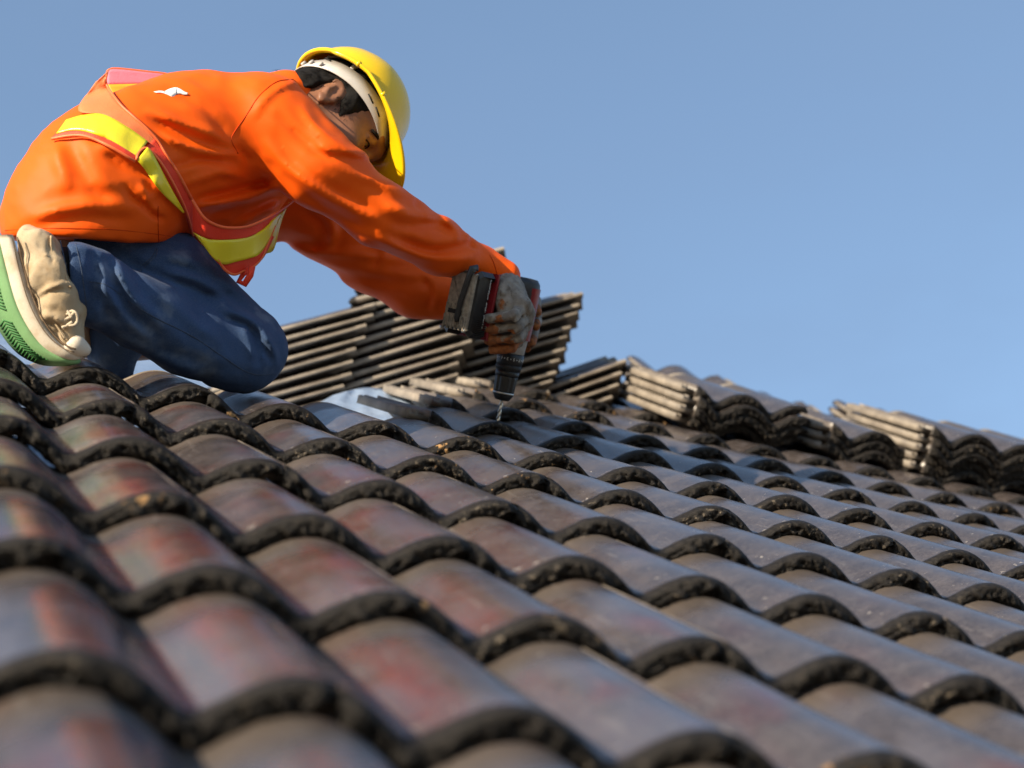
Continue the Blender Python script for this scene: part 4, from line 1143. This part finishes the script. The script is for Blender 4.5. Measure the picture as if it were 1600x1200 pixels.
# twist bit
V, Fc = [], []
nseg, ns = 12, 60
for i in range(ns + 1):
    s_ = -.006 + .050 * i / ns
    for k in range(nseg):
        w = 2 * math.pi * k / nseg; rr = .0034 * (1 - .42 * (.5 + .5 * math.cos(2 * w)) ** 3)
        if i < 6: rr *= i / 6 + .05
        ww = w + s_ * 260
        V.append(dp(s_) + rr * (DH * math.cos(ww) + DS * math.sin(ww)))
for i in range(ns):
    for k in range(nseg): Fc.append((i * nseg + k, i * nseg + (k + 1) % nseg, (i + 1) * nseg + (k + 1) % nseg, (i + 1) * nseg + k))
obj('drill_bit', mesh_data('drill_bit', to_world(V), Fc, M_STEEL), drill)
chuck = turned('chuck', [(.036, .007), (.037, .013), (.046, .0185), (.048, .0188), (.0485, .0192)], M_BLACKP, drill)
turned('chuck_collar', [(.0486, .0193), (.0500, .0196), (.0515, .0193)], M_STEEL, chuck)
turned('chuck_sleeve', [(.0517, .0188), (.054, .0192), (.078, .0205), (.081, .0205)], M_BLACKP, chuck, 64, 10, .0022)
turned('chuck_ring', [(.081, .0195), (.0815, .0212), (.090, .0215), (.0905, .0205)], M_BLACKP, chuck)
ring = turned('torque_ring', [(.0906, .021), (.092, .0225), (.103, .0228), (.1035, .0236), (.122, .0240), (.1225, .0225)], M_BLACKP, drill, 64)
turned('grip_teeth', [(.0925, .0231), (.1020, .0234)], M_BLACKP, ring, 160, 40, .0012)
def glyph_mesh(txt, size):
    cu = bpy.data.curves.new('digits', 'FONT'); cu.body = txt; cu.size = size; cu.align_x = 'CENTER'; cu.extrude = .0002; cu.resolution_u = 2
    ob = bpy.data.objects.new('digits', cu); scene.collection.objects.link(ob)
    dg = bpy.context.evaluated_depsgraph_get(); me = bpy.data.meshes.new_from_object(ob.evaluated_get(dg))
    bpy.data.objects.remove(ob); bpy.data.curves.remove(cu)
    return me
def place_text(name, txt, size, org, xdir, ydir, mat, parent):
    me = glyph_mesh(txt, size); me.materials.clear(); me.materials.append(mat)
    x = np.array(xdir) / np.linalg.norm(xdir); y = np.array(ydir) / np.linalg.norm(ydir)
    co = np.zeros(len(me.vertices) * 3); me.vertices.foreach_get('co', co); co = co.reshape(-1, 3)
    n = -np.cross(x, y)
    if n[2] > 0: n = -n
    w = to_world(np.array(org) + co[:, :1] * x + co[:, 1:2] * y + co[:, 2:] * n)
    me.vertices.foreach_set('co', w.ravel()); me.update()
    return obj(name, me, parent)
seq = ['1', '•', '3', '•', '5', '•', '7', '•', '9', '•', '11', '•', '13', '•', '15', '•']
for k in range(26):
    w = 2 * math.pi * k / 26; rad = DH * math.cos(w) + DS * math.sin(w); tan = -DH * math.sin(w) + DS * math.cos(w)
    if rad[2] < .25:
        xd = tan if (tan[0] > 0) == (rad[2] < 0) else -tan
        # numbers read upside down in the photograph: the drill points down
        if np.cross(np.r_[tan], DA) @ rad > 0: xd = tan
        else: xd = -tan
        place_text('ring_number', seq[k % 16], .0075, dp(.1125) + rad * .0242 + DA * .003, xd, -DA, M_WHITEP, ring)
gear = turned('gear_case', [(.1226, .0215), (.124, .0235), (.150, .0250), (.152, .0262)], M_SILV, drill, 40)
motor = turned('motor_housing', [(.1525, .0265), (.156, .0285), (.20, .0295), (.235, .0290), (.252, .0270), (.260, .0215), (.2615, .008)], M_BLACKP, drill, 40, 0, 0, 1.05)
for w0, w1 in ((-.5, .35), (1.0, 1.7)):
    V, Fc = [], []
    for i in range(10):
        s_ = .150 + .095 * i / 9
        for k in range(8):
            w = w0 + (w1 - w0) * k / 7 + .15 * i / 9
            V.append(dp(s_) + (.0310 if 0 < k < 7 else .0285) * (-DH * math.sin(w) * 1.05 + DS * math.cos(w)))
    for i in range(9):
        for k in range(7): Fc.append((i * 8 + k, i * 8 + k + 1, (i + 1) * 8 + k + 1, (i + 1) * 8 + k))
    obj('red_panel', mesh_data('red_panel', to_world(V), Fc, M_REDP), motor)
V, Fc = [], []
hs = [(.02, .0, .026, .020), (.05, .002, .024, .019), (.09, .0, .024, .019), (.108, -.002, .030, .024), (.114, -.004, .044, .030)]
for h, ds, a, b in hs:
    for k in range(20):
        w = 2 * math.pi * k / 20
        V.append(dp(.200 + ds, h) + DA * a * math.cos(w) + DS * b * math.sin(w))
for i in range(len(hs) - 1):
    for k in range(20): Fc.append((i * 20 + k, i * 20 + (k + 1) % 20, (i + 1) * 20 + (k + 1) % 20, (i + 1) * 20 + k))
Fc += [tuple(range(20)), tuple(80 + k for k in range(20))]
obj('handle', mesh_data('handle', to_world(V), Fc, M_REDP), drill)
tube_obj('trigger', [dp(.168, .034), dp(.164, .045), dp(.168, .056)], [.009, .010, .008], M_BLACKP, drill, 10)
BC = .198
def bp(u, v, n): return dp(BC + v, .142 + n, u)      # battery: across, along the drill, towards the camera
bat = plate('battery', bp(0, 0, 0), DS, DA, DH, .0335, .058, .024, M_BLACKP, drill, .35)
plate('battery_foot', bp(0, .002, .026), DS, DA, DH, .0285, .050, .004, M_GREYP, bat, .5)
plate('foot_lip', bp(.0, .052, .020), DS, DA, DH, .014, .006, .006, M_GREYP, bat, .4)
plate('latch_recess', bp(-.004, -.018, .0305), DS, DA, DH, .015, .004, .0008, M_DARK, bat)
for k in range(6):
    plate('vent_rib', bp(-.024 + k * .0092, -.037, .0305), DS, DA, DH, .0026, .0125, .0022, M_GREYP, bat, .5)
for k in range(5):
    plate('latch_tooth', bp(-.0235 + k * .0085, -.010, .0305), DS, DA, DH, .0022, .005, .0014, M_GREYP, bat, .5)
for u in (-.027, .023):
    tube_obj('screw', [bp(u, -.048, .027), bp(u, -.048, .0315)], .0034, M_STEEL, bat, 12)
tube_obj('dimple', [bp(.004, .018, .0302), bp(.004, .018, .0306)], .0022, M_DARK, bat, 10)
for v in (.022, -.008):
    plate('white_clip', bp(-.036, v, -.006), DS, DA, DH, .0028, .0075, .005, M_WHITEP, bat, .3)
# belt hook: a flat bar across the foot
hk = [bp(.019, .062, .020), bp(.018, .060, .034), bp(.015, .03, .037), bp(.010, 0, .037), bp(.0085, -.028, .036), bp(.009, -.034, .033)]
tube_obj('belt_hook', hk, .0062, M_BLACKP, drill, 8, .45)
plate('red_edge', bp(.0, 0, -.025), DS, DA, DH, .0352, .0592, .0028, M_REDP, bat, .4)
# the lettering on the side is too small to read in the photograph: fine white strokes in three groups
rl = random.Random(5); lv, lf = [], []
for a, b in ((-.040, -.016), (-.010, .006), (.012, .046)):
    v = a
    while v < b:
        h = rl.uniform(.0018, .0032); n0 = -.006 + rl.uniform(-.0006, .0006); wd_ = rl.uniform(.0005, .0009)
        for n1 in ((n0,) if rl.random() < .5 else (n0, n0 + h * .6)):
            q = [bp(.0338, v, n1), bp(.0338, v + wd_ * (2.2 if n1 != n0 else 1), n1), bp(.0338, v + wd_ * (2.2 if n1 != n0 else 1), n1 + (h if n1 == n0 else .0007)), bp(.0338, v, n1 + (h if n1 == n0 else .0007))]
            b0 = len(lv); lv += q + [p + DS * .0003 for p in q]
            lf += [tuple(b0 + i for i in f) for f in ((4, 5, 6, 7), (0, 1, 5, 4), (1, 2, 6, 5), (2, 3, 7, 6), (3, 0, 4, 7))]
        v += wd_ + rl.uniform(.0009, .0016)
obj('side_lettering', mesh_data('side_lettering', to_world(lv), lf, M_WHITEP, smooth=False), bat)
for k in range(9):
    plate('side_rib', bp(.0337, -.052 + k * .0032, -.002), DA, DH, DS, .0008, .012, .0008, M_DARK, bat, .1)

# ------------------------------------------------------------------ gloves
def glove(name, label, chains, palms, lo, hi, tips, reach, wr=None):
    G = Field(lo, hi, .0024)
    for pts, rs in palms: G.chain([q3(*p) for p in pts], rs, .014)
    for pts, rs in chains: G.chain([q3(*p) for p in pts], [r * .94 for r in rs], .002)
    if wr: G.folds(wr, .012)
    G.wrinkle(.0009, 240, 41, .012); G.wrinkle(.0004, 600, 42, .012)
    o, V = field_obj(name, G, M_GLOVE, person)
    at = o.data.attributes.new('coat', 'FLOAT', 'POINT'); d = np.full(len(V), 9.0)
    for t, r in tips: d = np.minimum(d, np.linalg.norm(V - q3(*t), axis=1) / r)
    at.data.foreach_set('value', np.clip(1.25 - .75 * d, 0, 1).astype(np.float32))
    o['label'] = label
    return o
F1 = .0105
R_CH = [([(813, 520, 2.985), (798, 543, 2.965), (771, 546, 2.965)], [.0118, .0112, .0100]),
        ([(823, 503, 2.98), (808, 528, 2.945), (764, 531, 2.955)], [.0122, .0116, .0102]),
        ([(827, 488, 2.965), (808, 511, 2.925), (764, 515, 2.945)], [.0122, .0114, .0100]),
        ([(821, 476, 2.95), (802, 494, 2.910), (764, 498, 2.935)], [.0112, .0104, .0092]),
        ([(800, 470, 3.00), (808, 500, 3.035), (806, 525, 3.04)], [.014, .0115, .0095])]
R_PA = [([(792, 490, 2.975), (802, 528, 2.985)], [.022, .020]), ([(778, 490, 2.985), (780, 532, 2.99)], [.016, .014]),
        ([(786, 432, 2.985), (792, 455, 2.975)], [.025, .027]),
        ([(792, 455, 2.975), (811, 518, 2.985)], [.024, .014]), ([(792, 455, 2.975), (821, 503, 2.972)], [.024, .0145]),
        ([(792, 455, 2.970), (824, 488, 2.953)], [.024, .0145]), ([(790, 455, 2.960), (818, 476, 2.937)], [.024, .0135]),
        ([(790, 470, 2.95), (800, 505, 2.94)], [.020, .018])]
glove('glove', 'grey knit work glove with rust coloured stains, gripping the drill handle', R_CH, R_PA, (-.075, .02, 2.82), (.075, .24, 3.10),
      [((772, 547, 2.955), .030), ((768, 533, 2.945), .013), ((795, 545, 2.955), .024), ((788, 478, 2.94), .013), ((806, 470, 2.94), .008), ((782, 500, 2.92), .010), ((812, 528, 2.97), .012), ((768, 517, 2.93), .014), ((800, 520, 2.925), .008)],
      .03, [([(775, 508), (800, 500), (818, 490)], 2.5, -.003), ([(772, 524), (800, 517), (818, 503)], 2.5, -.004), ([(775, 538), (795, 535), (812, 520)], 2.5, -.004), ([(780, 470), (795, 462), (806, 468)], 3, -.002)])
L_CH = [([(792, 452, 3.11), (808, 449, 3.075), (825, 452, 3.045)], [.0125, .0125, .0105]),
        ([(808, 462, 3.14), (836, 470, 3.12), (838, 488, 3.065)], [.013, .0118, .0100]),
        ([(808, 485, 3.15), (838, 494, 3.13), (837, 509, 3.070)], [.013, .0112, .0096]),
        ([(806, 508, 3.15), (835, 516, 3.13), (831, 536, 3.075)], [.0125, .0106, .0092]),
        ([(804, 525, 3.14), (826, 534, 3.12), (824, 545, 3.085)], [.0105, .0092, .0080])]
L_PA = [([(728, 470, 3.12), (770, 478, 3.14)], [.030, .030]), ([(770, 478, 3.14), (808, 462, 3.14)], [.026, .014]), ([(770, 478, 3.14), (808, 486, 3.15)], [.026, .015]),
        ([(770, 480, 3.14), (806, 508, 3.15)], [.026, .014]), ([(770, 480, 3.14), (803, 524, 3.14)], [.024, .012])]
glove('glove', 'brown coated work glove steadying the back of the drill', L_CH, L_PA, (-.13, .02, 3.00), (.085, .24, 3.22),
      [((820, 450, 3.05), .022), ((838, 486, 3.07), .017), ((837, 507, 3.07), .016), ((831, 533, 3.075), .018), ((824, 545, 3.08), .014)], .03)
# ------------------------------------------------------------------ loose flap of underlay lifted over a batten
zfl = lambda x, y: 3.72 - (y - 605) * .0062
fl, _ = cloth_sheet('underlay_flap', [(520, 618), (548, 610), (572, 606), (600, 609), (640, 618)], [(492, 634), (530, 644), (575, 656), (610, 662), (650, 664)], zfl, M_FOIL, roof, 30, 12, .002, rip=.012, seed=4)
